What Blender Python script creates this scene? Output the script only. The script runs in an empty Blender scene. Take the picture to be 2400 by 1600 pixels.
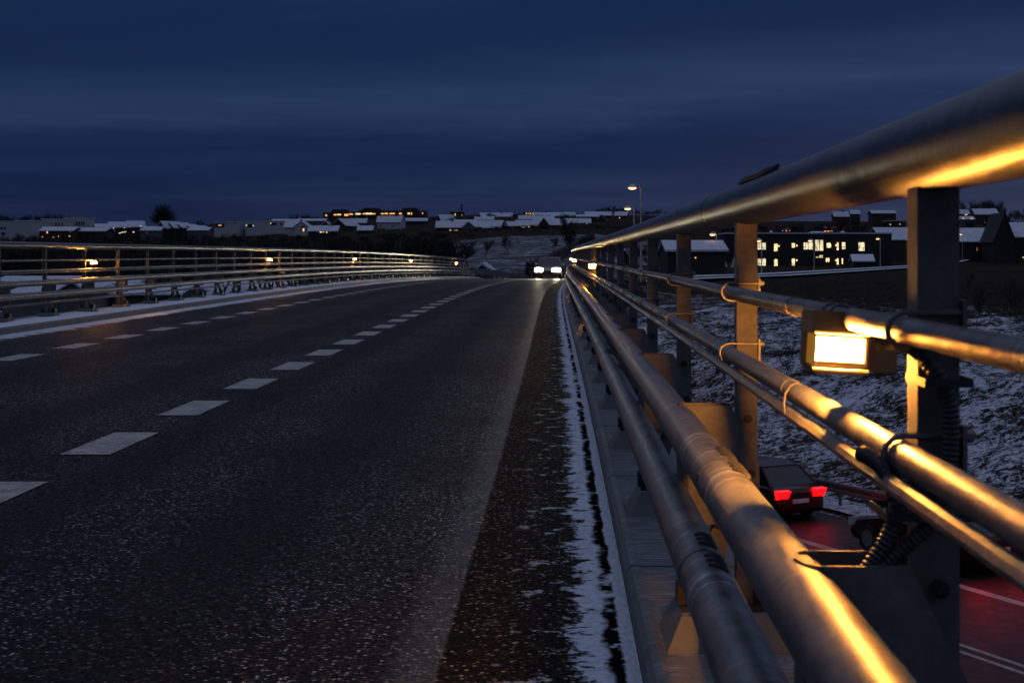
import bpy, math, random
from mathutils import Vector, Matrix, noise as mnoise
R = math.radians
rnd = random.Random(7)
scene = bpy.context.scene
COL = scene.collection

# ------------------------------------------------------------------ the bridge alignment
FPX, VX, VY, HC = 3333.0, 1329.3, 600.3, 1.2         # focal length in pixels of the 2400 px photo, vanishing point, eye height
K1, K3, C1, C3 = -0.00093, 4.1e-5, 1.598e-4, -7.3e-6
YE = 118.0
def shift(Y):
    if Y < 0: return 0.0
    y = min(Y, YE)
    s = K1/2*y*y + K3/6*y**3
    if Y > YE: s += (K1*y + K3/2*y*y)*(Y-YE)
    return s
def heading(Y):
    y = max(0.0, min(Y, YE))
    return K1*y + K3/2*y*y
def zprof(Y):
    if Y < 0: return 0.0
    y = min(Y, YE)
    s = C1/2*y*y + C3/6*y**3
    if Y > YE:
        g = C1*y + C3/2*y*y
        d = min(Y, 175)-YE
        s += g*d - g*d*d/114.0
    return s
def P(lat, Y, z): return Vector((lat+shift(Y), Y, z+zprof(Y)))
def at(px, py, Y): return Vector(((px-VX)*Y/FPX, Y, HC-(py-VY)*Y/FPX))

# ------------------------------------------------------------------ mesh helpers
class MB:
    def __init__(s): s.v=[]; s.f=[]; s.uv={}
    def quad(s,a,b,c,d):
        n=len(s.v); s.v += [tuple(a),tuple(b),tuple(c),tuple(d)]; s.f.append((n,n+1,n+2,n+3)); return s
    def tri(s,a,b,c):
        n=len(s.v); s.v += [tuple(a),tuple(b),tuple(c)]; s.f.append((n,n+1,n+2)); return s
    def box(s,x0,x1,y0,y1,z0,z1):
        n=len(s.v)
        s.v += [(x0,y0,z0),(x1,y0,z0),(x1,y1,z0),(x0,y1,z0),(x0,y0,z1),(x1,y0,z1),(x1,y1,z1),(x0,y1,z1)]
        s.f += [tuple(n+i for i in q) for q in ((3,2,1,0),(4,5,6,7),(0,1,5,4),(1,2,6,5),(2,3,7,6),(3,0,4,7))]; return s
    def hexa(s, pts):
        n=len(s.v); s.v += [tuple(p) for p in pts]
        s.f += [tuple(n+i for i in q) for q in ((3,2,1,0),(4,5,6,7),(0,1,5,4),(1,2,6,5),(2,3,7,6),(3,0,4,7))]; return s
    def prism(s, poly, axis, a, b):
        # poly: 2D points, extruded along an axis from a to b
        def m(p,t):
            if axis=='y': return (p[0],t,p[1])
            if axis=='x': return (t,p[0],p[1])
            return (p[0],p[1],t)
        n=len(s.v); k=len(poly)
        s.v += [m(p,a) for p in poly]+[m(p,b) for p in poly]
        s.f.append(tuple(n+i for i in range(k))); s.f.append(tuple(n+k+i for i in reversed(range(k))))
        for i in range(k):
            j=(i+1)%k; s.f.append((n+j,n+i,n+k+i,n+k+j))
        return s
    def tube(s, path, rad, sides=8, caps=True):
        path=[Vector(p) for p in path]; k=len(path); n=len(s.v)
        rr = rad if isinstance(rad,(list,tuple)) else [rad]*k
        t0=(path[1]-path[0]).normalized()
        up=Vector((0,0,1)) if abs(t0.z)<.9 else Vector((1,0,0))
        u=(up-t0*up.dot(t0)).normalized()
        for i,p in enumerate(path):
            a=path[max(i-1,0)]; b=path[min(i+1,k-1)]
            t=(b-a).normalized()
            u=(u-t*u.dot(t)).normalized(); w=t.cross(u)
            for j in range(sides):
                an=2*math.pi*j/sides
                s.v.append(tuple(p+(u*math.cos(an)+w*math.sin(an))*rr[i]))
        for i in range(k-1):
            for j in range(sides):
                j2=(j+1)%sides
                s.f.append((n+i*sides+j,n+i*sides+j2,n+(i+1)*sides+j2,n+(i+1)*sides+j))
        if caps:
            s.f.append(tuple(n+j for j in reversed(range(sides))))
            s.f.append(tuple(n+(k-1)*sides+j for j in range(sides)))
        return s
    def cyl(s,a,b,r,sides=12): return s.tube([a,b],r,sides)
    def lathe(s, prof, c, sides=16):
        n=len(s.v); k=len(prof)
        for (r,z) in prof:
            for j in range(sides):
                an=2*math.pi*j/sides
                s.v.append((c[0]+r*math.cos(an),c[1]+r*math.sin(an),c[2]+z))
        for i in range(k-1):
            for j in range(sides):
                j2=(j+1)%sides
                s.f.append((n+i*sides+j,n+i*sides+j2,n+(i+1)*sides+j2,n+(i+1)*sides+j))
        s.f.append(tuple(n+j for j in reversed(range(sides)))); s.f.append(tuple(n+(k-1)*sides+j for j in range(sides)))
        return s
    def grid(s, nu, nv, fn, uvfn=None):
        n=len(s.v)
        for i in range(nu):
            for j in range(nv): s.v.append(tuple(fn(i,j)))
        for i in range(nu-1):
            for j in range(nv-1):
                s.f.append((n+i*nv+j,n+(i+1)*nv+j,n+(i+1)*nv+j+1,n+i*nv+j+1))
        if uvfn:
            for i in range(nu):
                for j in range(nv): s.uv[n+i*nv+j]=uvfn(i,j)
        return s
    def mesh(s, name, mat, smooth=False):
        m=bpy.data.meshes.new(name); m.from_pydata(s.v,[],s.f)
        if mat is not None: m.materials.append(mat)
        if s.uv:
            l=m.uv_layers.new(name='UVMap')
            for lp in m.loops: l.data[lp.index].uv=s.uv.get(lp.vertex_index,(0,0))
        if smooth:
            m.polygons.foreach_set('use_smooth',[True]*len(m.polygons))
            if smooth!='all':
                try: m.set_sharp_from_angle(angle=R(40))
                except Exception: pass
        m.update(); return m
    def build(s, name, mat, parent=None, smooth=False):
        return link(bpy.data.objects.new(name, s.mesh(name,mat,smooth)), parent)
def link(o, parent=None):
    COL.objects.link(o)
    if parent is not None: o.parent=parent
    return o
def tag(o,label=None,cat=None,group=None,kind=None):
    if label: o['label']=label
    if cat: o['category']=cat
    if group: o['group']=group
    if kind: o['kind']=kind
    return o
def empty(name, loc, rz=0.0):
    o=bpy.data.objects.new(name,None); o.location=loc; o.rotation_euler=(0,0,rz); o.empty_display_size=.2
    COL.objects.link(o); return o
def copy_tree(o, parent=None):
    c=o.copy(); COL.objects.link(c)
    if parent is not None: c.parent=parent
    for ch in o.children: copy_tree(ch,c)
    return c

# ------------------------------------------------------------------ materials
class NT:
    def __init__(s,name):
        s.m=bpy.data.materials.new(name); s.m.use_nodes=True; s.t=s.m.node_tree
        s.b=s.t.nodes['Principled BSDF']; s.out=s.t.nodes['Material Output']
    def n(s,kind,**kw):
        x=s.t.nodes.new(kind)
        for k,v in kw.items():
            if k in x.inputs: x.inputs[k].default_value=v
            else: setattr(x,k,v)
        return x
    def l(s,a,b): s.t.links.new(a,b)
    def coord(s,scale=(1,1,1),kind='Object'):
        c=s.n('ShaderNodeTexCoord'); m=s.n('ShaderNodeMapping'); m.inputs['Scale'].default_value=scale
        s.l(c.outputs[kind],m.inputs['Vector']); return m.outputs['Vector']
    def noise(s,vec,scale,detail=4,rough=.55):
        x=s.n('ShaderNodeTexNoise'); x.inputs['Scale'].default_value=scale; x.inputs['Detail'].default_value=detail; x.inputs['Roughness'].default_value=rough
        if vec is not None: s.l(vec,x.inputs['Vector'])
        return x.outputs['Fac']
    def ramp(s,fac,stops):
        x=s.n('ShaderNodeValToRGB'); e=x.color_ramp.elements
        while len(e)<len(stops): e.new(.5)
        for q,(p,c) in zip(e,stops):
            q.position=p; q.color=(c,c,c,1) if isinstance(c,(int,float)) else (*c,1)
        s.l(fac,x.inputs['Fac']); return x.outputs['Color']
    def mix(s,fac,a,b,blend='MIX'):
        x=s.n('ShaderNodeMix',data_type='RGBA',blend_type=blend)
        if isinstance(fac,(int,float)): x.inputs['Factor'].default_value=fac
        else: s.l(fac,x.inputs['Factor'])
        for i,v in ((6,a),(7,b)):
            if isinstance(v,(tuple,list)): x.inputs[i].default_value=(*v[:3],1)
            else: s.l(v,x.inputs[i])
        return x.outputs[2]
    def math(s,op,a,b=None,c=None):
        x=s.n('ShaderNodeMath',operation=op)
        for i,v in enumerate((a,b,c)):
            if v is None: continue
            if isinstance(v,(int,float)): x.inputs[i].default_value=v
            else: s.l(v,x.inputs[i])
        return x.outputs[0]
    def step(s,v,lo,hi):
        x=s.n('ShaderNodeMapRange'); x.interpolation_type='SMOOTHSTEP'
        x.inputs['From Min'].default_value=lo; x.inputs['From Max'].default_value=hi
        s.l(v,x.inputs['Value']); return x.outputs['Result']
    def bump(s,h,strength=.3,dist=.02):
        x=s.n('ShaderNodeBump'); x.inputs['Strength'].default_value=strength; x.inputs['Distance'].default_value=dist
        s.l(h,x.inputs['Height']); s.l(x.outputs['Normal'],s.b.inputs['Normal'])
    def set(s,base=None,rough=None,metal=None,spec=None):
        for k,v in (('Base Color',base),('Roughness',rough),('Metallic',metal),('Specular IOR Level',spec)):
            if v is None: continue
            i=s.b.inputs[k]
            if isinstance(v,(int,float)): i.default_value=v
            elif isinstance(v,(tuple,list)): i.default_value=(*v[:3],1)
            else: s.l(v,i)
        return s
def plain(name, col, rough=.6, metal=0.0, var=.25, scale=6.0):
    t=NT(name); n=t.noise(t.coord(),scale,5)
    lo=tuple(c*(1-var) for c in col); hi=tuple(min(1,c*(1+var)) for c in col)
    t.set(t.ramp(n,[(.3,lo),(.7,hi)]), t.math('ADD',t.math('MULTIPLY',n,.2),rough-.1), metal)
    return t.m
def emit(name,col,strength,base=(.3,.3,.3)):
    t=NT(name); t.set(base,.4)
    t.b.inputs['Emission Color'].default_value=(*col,1); t.b.inputs['Emission Strength'].default_value=strength
    return t.m
M={}
def galvanised(name,lo,hi,rlo,rhi,scratch=.25,metal=.85,seed=0.0):
    t=NT(name)
    v=t.coord(); n1=t.noise(v,9,6,.6); n2=t.noise(v,60,3)
    col=t.ramp(n1,[(.36,lo),(.64,hi)])
    vo=t.n('ShaderNodeTexVoronoi'); vo.inputs['Scale'].default_value=55; t.l(v,vo.inputs['Vector']); vs_=t.n('ShaderNodeSeparateColor'); t.l(vo.outputs['Color'],vs_.inputs[0])
    col=t.mix(.22,col,t.ramp(vs_.outputs['Red'],[(0,tuple(c*.6 for c in lo)),(1,tuple(c*1.25 for c in hi))]))
    # rubbed rings and scuffs: fine along the tube, long round it
    rings=t.noise(t.coord((2.2,26,2.2)),1.0,5,.62)
    sc=t.step(rings,.55,.66)
    gate=t.step(t.noise(t.coord((1,1.1,1)),2.0,3),.42,.62)
    sc=t.math('MULTIPLY',sc,gate)
    col=t.mix(t.math('MULTIPLY',sc,scratch),col,(.55,.53,.50))
    grime=t.step(t.noise(v,3.3,7,.65),.52,.75)
    col=t.mix(t.math('MULTIPLY',grime,.30),col,(.07,.06,.05))
    r=t.math('ADD',t.math('MULTIPLY',n1,rhi-rlo),rlo); r=t.math('ADD',r,t.math('MULTIPLY',n2,.10)); r=t.math('SUBTRACT',r,t.math('MULTIPLY',sc,.16))
    t.set(col,r,metal); t.bump(t.math('ADD',t.math('MULTIPLY',n2,.5),t.math('MULTIPLY',rings,1.0)),.20,.004)
    return t.m
M['rail']=galvanised('galvanised_rail',(.12,.118,.113),(.27,.265,.255),.26,.60,.5,.78)
M['toprail']=galvanised('galvanised_top_rail',(.070,.072,.078),(.145,.147,.152),.22,.46,.2,.95)
M['guard']=galvanised('galvanised_guard_tube',(.135,.134,.132),(.255,.252,.245),.30,.54,.9,.78)
M['post']=galvanised('galvanised_post',(.085,.080,.076),(.150,.142,.132),.50,.72,.1,.25)
M['blackmetal']=plain('dark_bolt_metal',(.03,.03,.032),.5,.5)
M['bolt']=plain('bolt_metal',(.17,.165,.16),.5,.8)
M['rubber']=plain('black_rubber',(.018,.018,.02),.5)
M['lamphouse']=plain('amber_tinted_lamp_housing',(.20,.14,.07),.45,.2)
M['amber']=emit('amber_lamp_cover',(1,.42,.05),.22,(.06,.03,.01))
M['trim']=emit('amber_lamp_trim',(1,.48,.07),.85,(.3,.2,.1))
M['rearlens']=emit('rear_lens_glow',(1,.37,.052),4600)
M['lens']=emit('lamp_lens_glow',(1,.37,.052),850)
M['lenscore']=emit('lamp_lens_core',(1,.60,.22),60)
def concrete():
    t=NT('frosted_concrete'); v=t.coord()
    n=t.noise(v,5,8,.65); col=t.ramp(n,[(.25,(.085,.09,.086)),(.75,(.17,.175,.168))])
    st=t.noise(t.coord((6,60,6)),1.2,6,.7); f=t.step(st,.53,.63)
    geo=t.n('ShaderNodeNewGeometry'); sx=t.n('ShaderNodeSeparateXYZ'); t.l(geo.outputs['Normal'],sx.inputs[0])
    f=t.math('MULTIPLY',t.math('MULTIPLY',f,t.step(sx.outputs['Z'],.6,.9)),.55)
    col=t.mix(f,col,(.42,.44,.47))
    vo=t.n('ShaderNodeTexVoronoi',feature='DISTANCE_TO_EDGE'); vo.inputs['Scale'].default_value=1.6
    d=t.n('ShaderNodeVectorMath',operation='ADD'); nn=t.n('ShaderNodeTexNoise'); nn.inputs['Scale'].default_value=4; t.l(v,nn.inputs['Vector'])
    t.l(v,d.inputs[0]); t.l(nn.outputs['Color'],d.inputs[1]); t.l(d.outputs[0],vo.inputs['Vector'])
    cr=t.math('SUBTRACT',1.0,t.step(vo.outputs['Distance'],.0,.012))
    col=t.mix(t.math('MULTIPLY',cr,.7),col,(.03,.03,.03))
    stain=t.step(t.noise(v,1.7,6,.7),.5,.72); col=t.mix(t.math('MULTIPLY',stain,.5),col,(.08,.075,.065))
    t.set(col,.75); t.bump(t.math('ADD',n,t.math('MULTIPLY',st,.5)),.5,.008); return t.m
M['concrete']=concrete()
def snowmat(name='snow',base=.78):
    t=NT(name); v=t.coord(); n=t.noise(v,7,8,.62)
    t.set(t.ramp(n,[(.3,(base*.86,base*.9,base*.95)),(.7,(base,base,base*1.02))]),.65)
    t.bump(n,.5,.03); return t.m
M['snow']=snowmat()
def asphalt():
    t=NT('road_asphalt')
    uv=t.n('ShaderNodeTexCoord').outputs['UV']; su=t.n('ShaderNodeSeparateXYZ'); t.l(uv,su.inputs[0]); U,V=su.outputs['X'],su.outputs['Y']
    vo=t.n('ShaderNodeTexVoronoi'); vo.inputs['Scale'].default_value=72; vo.inputs['Randomness'].default_value=1; t.l(uv,vo.inputs['Vector'])
    sc=t.n('ShaderNodeSeparateColor'); t.l(vo.outputs['Color'],sc.inputs[0])
    stone_glint=t.ramp(sc.outputs['Red'],[(0,(.005,.005,.006)),(.58,(.010,.010,.012)),(.74,(.036,.036,.042)),(.85,(.16,.16,.175)),(1,(.60,.60,.61))])  # aggregate tones; the palest stones are wet glints painted into the colour
    edge=t.step(vo.outputs['Distance'],.34,.60)
    col=t.mix(edge,stone_glint,(.006,.006,.007))
    big=t.noise(uv,.45,5,.6); col=t.mix(t.math('MULTIPLY',t.step(big,.38,.66),.7),col,(.005,.005,.006))
    # polished, dark wheel tracks that wander a little
    w=t.n('ShaderNodeTexNoise'); w.inputs['Scale'].default_value=.12; t.l(uv,w.inputs['Vector'])
    uu=t.math('ADD',U,t.math('MULTIPLY',w.outputs['Fac'],.5))
    trk=None
    for c,wd in ((-1.15,.33),(-2.25,.25),(-3.6,.35),(-5.25,.35)):
        g=t.math('SUBTRACT',1.0,t.step(t.math('ABSOLUTE',t.math('SUBTRACT',uu,c)),wd*.3,wd*1.4))
        trk=g if trk is None else t.math('MAXIMUM',trk,g)
    col=t.mix(t.math('MULTIPLY',trk,.72),col,(.005,.005,.006))
    for sm,wd in ((-6.98,.012),(-4.62,.008)):
        uj=t.math('ADD',U,t.math('MULTIPLY',t.math('SUBTRACT',t.noise(uv,3,4),.5),.03))
        col=t.mix(t.math('MULTIPLY',t.math('SUBTRACT',1.0,t.step(t.math('ABSOLUTE',t.math('SUBTRACT',uj,sm)),wd*.5,wd)),.9),col,(.002,.002,.002))
    # worn edge line
    jag=t.math('MULTIPLY',t.math('SUBTRACT',t.noise(uv,9,5,.7),.5),.10)
    ue=t.math('ADD',U,jag)
    ln=t.math('MULTIPLY',t.step(ue,-.56,-.42),t.math('SUBTRACT',1.0,t.step(t.math('ADD',U,t.math('MULTIPLY',jag,.25)),-.375,-.365)))
    worn=t.step(t.noise(uv,38,4,.7),.30,.55)
    col=t.mix(t.math('MULTIPLY',ln,t.math('ADD',t.math('MULTIPLY',worn,.34),.06)),col,(.13,.145,.175))
    # grimy gutter; its brightest stones are warm lamp sparkle painted into the colour
    gut=t.step(U,-.37,-.355)
    gst_glint=t.ramp(sc.outputs['Green'],[(0,(.008,.006,.005)),(.66,(.020,.015,.011)),(.86,(.09,.07,.05)),(1,(.45,.38,.30))])
    gst_glint=t.mix(edge,gst_glint,(.01,.008,.007))
    col=t.mix(gut,col,gst_glint)
    # snow lying along both kerbs with wind-blown feathers
    mp=t.n('ShaderNodeMapping'); mp.inputs['Scale'].default_value=(6.5,5.5,1); mp.inputs['Rotation'].default_value=(0,0,R(12)); t.l(uv,mp.inputs['Vector'])
    fe=t.noise(mp.outputs['Vector'],1.0,8,.68)
    mp2=t.n('ShaderNodeMapping'); mp2.inputs['Scale'].default_value=(34,22,1); t.l(uv,mp2.inputs['Vector'])
    fe2=t.noise(mp2.outputs['Vector'],1.0,4,.7)
    fsum=t.math('ADD',t.math('ADD',t.math('MULTIPLY',t.math('SUBTRACT',fe,.5),.36),t.math('MULTIPLY',t.math('SUBTRACT',t.noise(uv,2.1,3),.5),.22)),t.math('MULTIPLY',t.math('SUBTRACT',fe2,.5),.13))
    ru=t.math('ADD',U,fsum)
    snR=t.step(ru,.03,.06)
    gap=t.math('MULTIPLY',t.step(t.math('ADD',U,t.math('MULTIPLY',fsum,.30)),.122,.146),t.math('SUBTRACT',1.0,t.step(t.math('ADD',U,t.math('MULTIPLY',fsum,.14)),.170,.178)))
    brk=t.step(t.noise(uv,2.3,5),.38,.46)
    snR=t.math('MULTIPLY',t.math('MULTIPLY',snR,t.step(t.math('ADD',t.noise(t.coord((7,12,1),'UV'),1.0,5,.7),t.math('MULTIPLY',U,1.0)),.43,.50)),t.math('SUBTRACT',1.0,t.math('MULTIPLY',gap,brk)))
    # loose patches blown into the gutter
    mp3=t.n('ShaderNodeMapping'); mp3.inputs['Scale'].default_value=(9,8,1); mp3.inputs['Rotation'].default_value=(0,0,R(-14)); t.l(uv,mp3.inputs['Vector'])
    pat=t.math('MULTIPLY',t.step(t.noise(mp3.outputs['Vector'],1.0,6,.66),.585,.62),t.math('MULTIPLY',t.step(U,-.30,-.05),.9))
    snR=t.math('MAXIMUM',snR,pat)
    mp4=t.n('ShaderNodeMapping'); mp4.inputs['Scale'].default_value=(.9,5,1); mp4.inputs['Rotation'].default_value=(0,0,R(24)); t.l(uv,mp4.inputs['Vector'])
    fl=t.noise(mp4.outputs['Vector'],1.0,7,.7)
    snL=t.math('SUBTRACT',1.0,t.step(t.math('ADD',U,t.math('MULTIPLY',t.math('SUBTRACT',fl,.5),1.3)),-7.86,-7.80))
    sn=t.math('MAXIMUM',snR,snL)
    col=t.mix(sn,t.mix(t.math('MULTIPLY',gap,t.math('SUBTRACT',1.0,sn)),col,(.006,.006,.006)),t.ramp(fe2,[(.25,(.42,.45,.50)),(.6,(.72,.74,.78))]))
    rg=t.math('ADD',t.math('MULTIPLY',sc.outputs['Blue'],.42),.42)
    rg=t.math('ADD',rg,t.math('MULTIPLY',gut,.25))
    rg=t.math('ADD',rg,t.math('MULTIPLY',sn,.25))
    t.set(col,rg,0,t.math('MULTIPLY',t.math('SUBTRACT',1.0,t.math('MAXIMUM',gap,t.math('MULTIPLY',gut,.55))),.06))
    tl=t.n('ShaderNodeVectorMath',operation='SUBTRACT'); t.l(vo.outputs['Color'],tl.inputs[0]); tl.inputs[1].default_value=(.5,.5,.5)
    h=t.math('ADD',t.math('MULTIPLY',vo.outputs['Distance'],-1.0),t.math('MULTIPLY',sc.outputs['Blue'],.5))
    h=t.math('ADD',h,t.math('MULTIPLY',sn,t.math('ADD',1.5,t.math('MULTIPLY',fe2,2.0))))
    t.bump(h,.75,.006); return t.m
M['asphalt']=asphalt()
def paint():
    t=NT('worn_road_paint'); v=t.coord(); n=t.noise(v,42,5,.75)
    hole=t.math('MULTIPLY',t.math('SUBTRACT',1.0,t.step(n,.42,.48)),t.step(t.noise(v,2.6,5,.7),.36,.56))
    col=t.mix(hole,t.ramp(t.noise(v,6,5),[(.3,(.25,.235,.205)),(.7,(.44,.42,.38))]),(.03,.03,.03))
    t.set(col,.55); t.bump(t.noise(v,110,3),.5,.004); return t.m
M['paint']=paint()
def motor():
    t=NT('wet_motorway_asphalt'); v=t.coord(); n=t.noise(v,30,5,.7)
    t.set(t.ramp(n,[(.3,(.008,.008,.008)),(.7,(.020,.019,.018))]),t.math('ADD',t.math('MULTIPLY',t.noise(v,3,5),.4),.35),0,.2)
    t.bump(n,.3,.01); return t.m
M['motorway']=motor()
def groundmat():
    t=NT('snowy_rough_ground'); v=t.coord()
    a=t.n('ShaderNodeAttribute'); a.attribute_name='snow'; s=a.outputs['Fac']
    n1=t.noise(v,.38,9,.72); n2=t.noise(t.coord((3.2,4.6,3.2)),1.0,9,.74); n3=t.noise(v,12,4,.7)
    n=t.math('ADD',t.math('ADD',t.math('MULTIPLY',n1,.34),t.math('MULTIPLY',n2,.42)),t.math('MULTIPLY',n3,.24))
    f=t.step(t.math('ADD',n,t.math('SUBTRACT',s,.5)),.475,.535)
    g=t.ramp(n3,[(.3,(.010,.007,.0045)),(.7,(.045,.031,.018))])
    t.set(t.mix(f,g,t.ramp(n2,[(.3,(.46,.50,.56)),(.7,(.74,.75,.78))])),.9,0,.04)
    t.bump(t.math('ADD',n2,t.math('MULTIPLY',n3,.4)),.8,.12); return t.m
M['ground']=groundmat()
M['grass']=plain('dry_brown_grass',(.034,.024,.013),.8,0,.5,3)
M['bark']=plain('dark_bark',(.012,.009,.008),.85,0,.3,12)
M['twig']=plain('dark_twig',(.012,.009,.007),.85,0,.3,12)
M['twigwarm']=plain('brown_twig',(.085,.060,.035),.85,0,.3,12)
M['brick']=plain('dark_brick',(.045,.022,.015),.8,0,.3,20)
M['timber']=plain('dark_timber_cladding',(.016,.013,.011),.75,0,.3,8)
M['white']=plain('white_render',(.42,.43,.43),.75,0,.08,4)
M['greywall']=plain('grey_render',(.10,.10,.10),.75,0,.12,4)
M['tile']=plain('dark_roof_tile',(.022,.015,.014),.7,0,.3,15)
def roofsnow():
    t=NT('thin_roof_snow'); v=t.coord(); n=t.noise(v,1.3,7,.65)
    w=t.n('ShaderNodeTexWave'); w.wave_type='BANDS'; w.bands_direction='X'; w.inputs['Scale'].default_value=1.1; w.inputs['Distortion'].default_value=.6; t.l(v,w.inputs['Vector'])
    f=t.step(t.math('ADD',n,t.math('MULTIPLY',w.outputs['Fac'],.08)),.28,.42)
    t.set(t.mix(f,(.16,.16,.17),t.ramp(n,[(.35,(.42,.45,.50)),(.7,(.66,.68,.71))])),.7); t.bump(n,.4,.05); return t.m
M['roofsnow']=roofsnow()
M['glassdark']=plain('dark_window_glass',(.012,.013,.016),.12,0,.1)
M['litorange']=emit('orange_lit_window',(1,.42,.09),1.5)
M['litdim']=emit('dim_red_lit_window',(1,.28,.06),.22)
def litwin(name,col,st):
    t=NT(name); n=t.noise(t.coord((2.6,1,.5)),1.6,3,.6); n2=t.noise(t.coord((.8,1,2.0)),1.2,3)
    f=t.math('ADD',t.math('MULTIPLY',t.step(n,.38,.56),.75),t.math('MULTIPLY',n2,.6))
    t.set((.2,.2,.2),.4); t.b.inputs['Emission Color'].default_value=(*col,1); t.l(t.math('MULTIPLY',f,st),t.b.inputs['Emission Strength']); return t.m
M['litwarm']=litwin('warm_lit_window',(1,.70,.32),1.9)
M['litcool']=litwin('cool_lit_window',(1,.84,.50),1.15)
M['poleMetal']=plain('street_lamp_pole',(.50,.46,.40),.6,.0)
M['streetlens']=emit('street_lamp_glow',(1,.60,.27),2.6)
M['shade']=plain('street_lamp_shade',(.5,.45,.4),.5)
M['canvas']=plain('pale_tent_canvas',(.42,.37,.34),.8,0,.15)
M['carpaint']=plain('dark_red_car_paint',(.035,.003,.003),.3,.2,.1)
M['carpaint_grey']=plain('dark_grey_car_paint',(.05,.05,.055),.25,.4,.1)
M['carglass']=plain('car_glass',(.01,.012,.015),.06,0,.1)
M['tyre']=plain('tyre_rubber',(.02,.02,.02),.8)
M['rim']=plain('wheel_rim',(.4,.4,.42),.35,.8)
M['chrome']=plain('grille_dark',(.02,.02,.022),.3,.5)
M['plate']=plain('blank_number_plate',(.6,.6,.58),.5)
M['head']=emit('headlight_glow',(1,.93,.70),160)
M['headoff']=plain('unlit_headlight',(.5,.5,.5),.2)
M['tail']=emit('taillight_glow',(1,.0,.0),15)
M['tailoff']=plain('unlit_taillight',(.2,.01,.01),.3)

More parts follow.
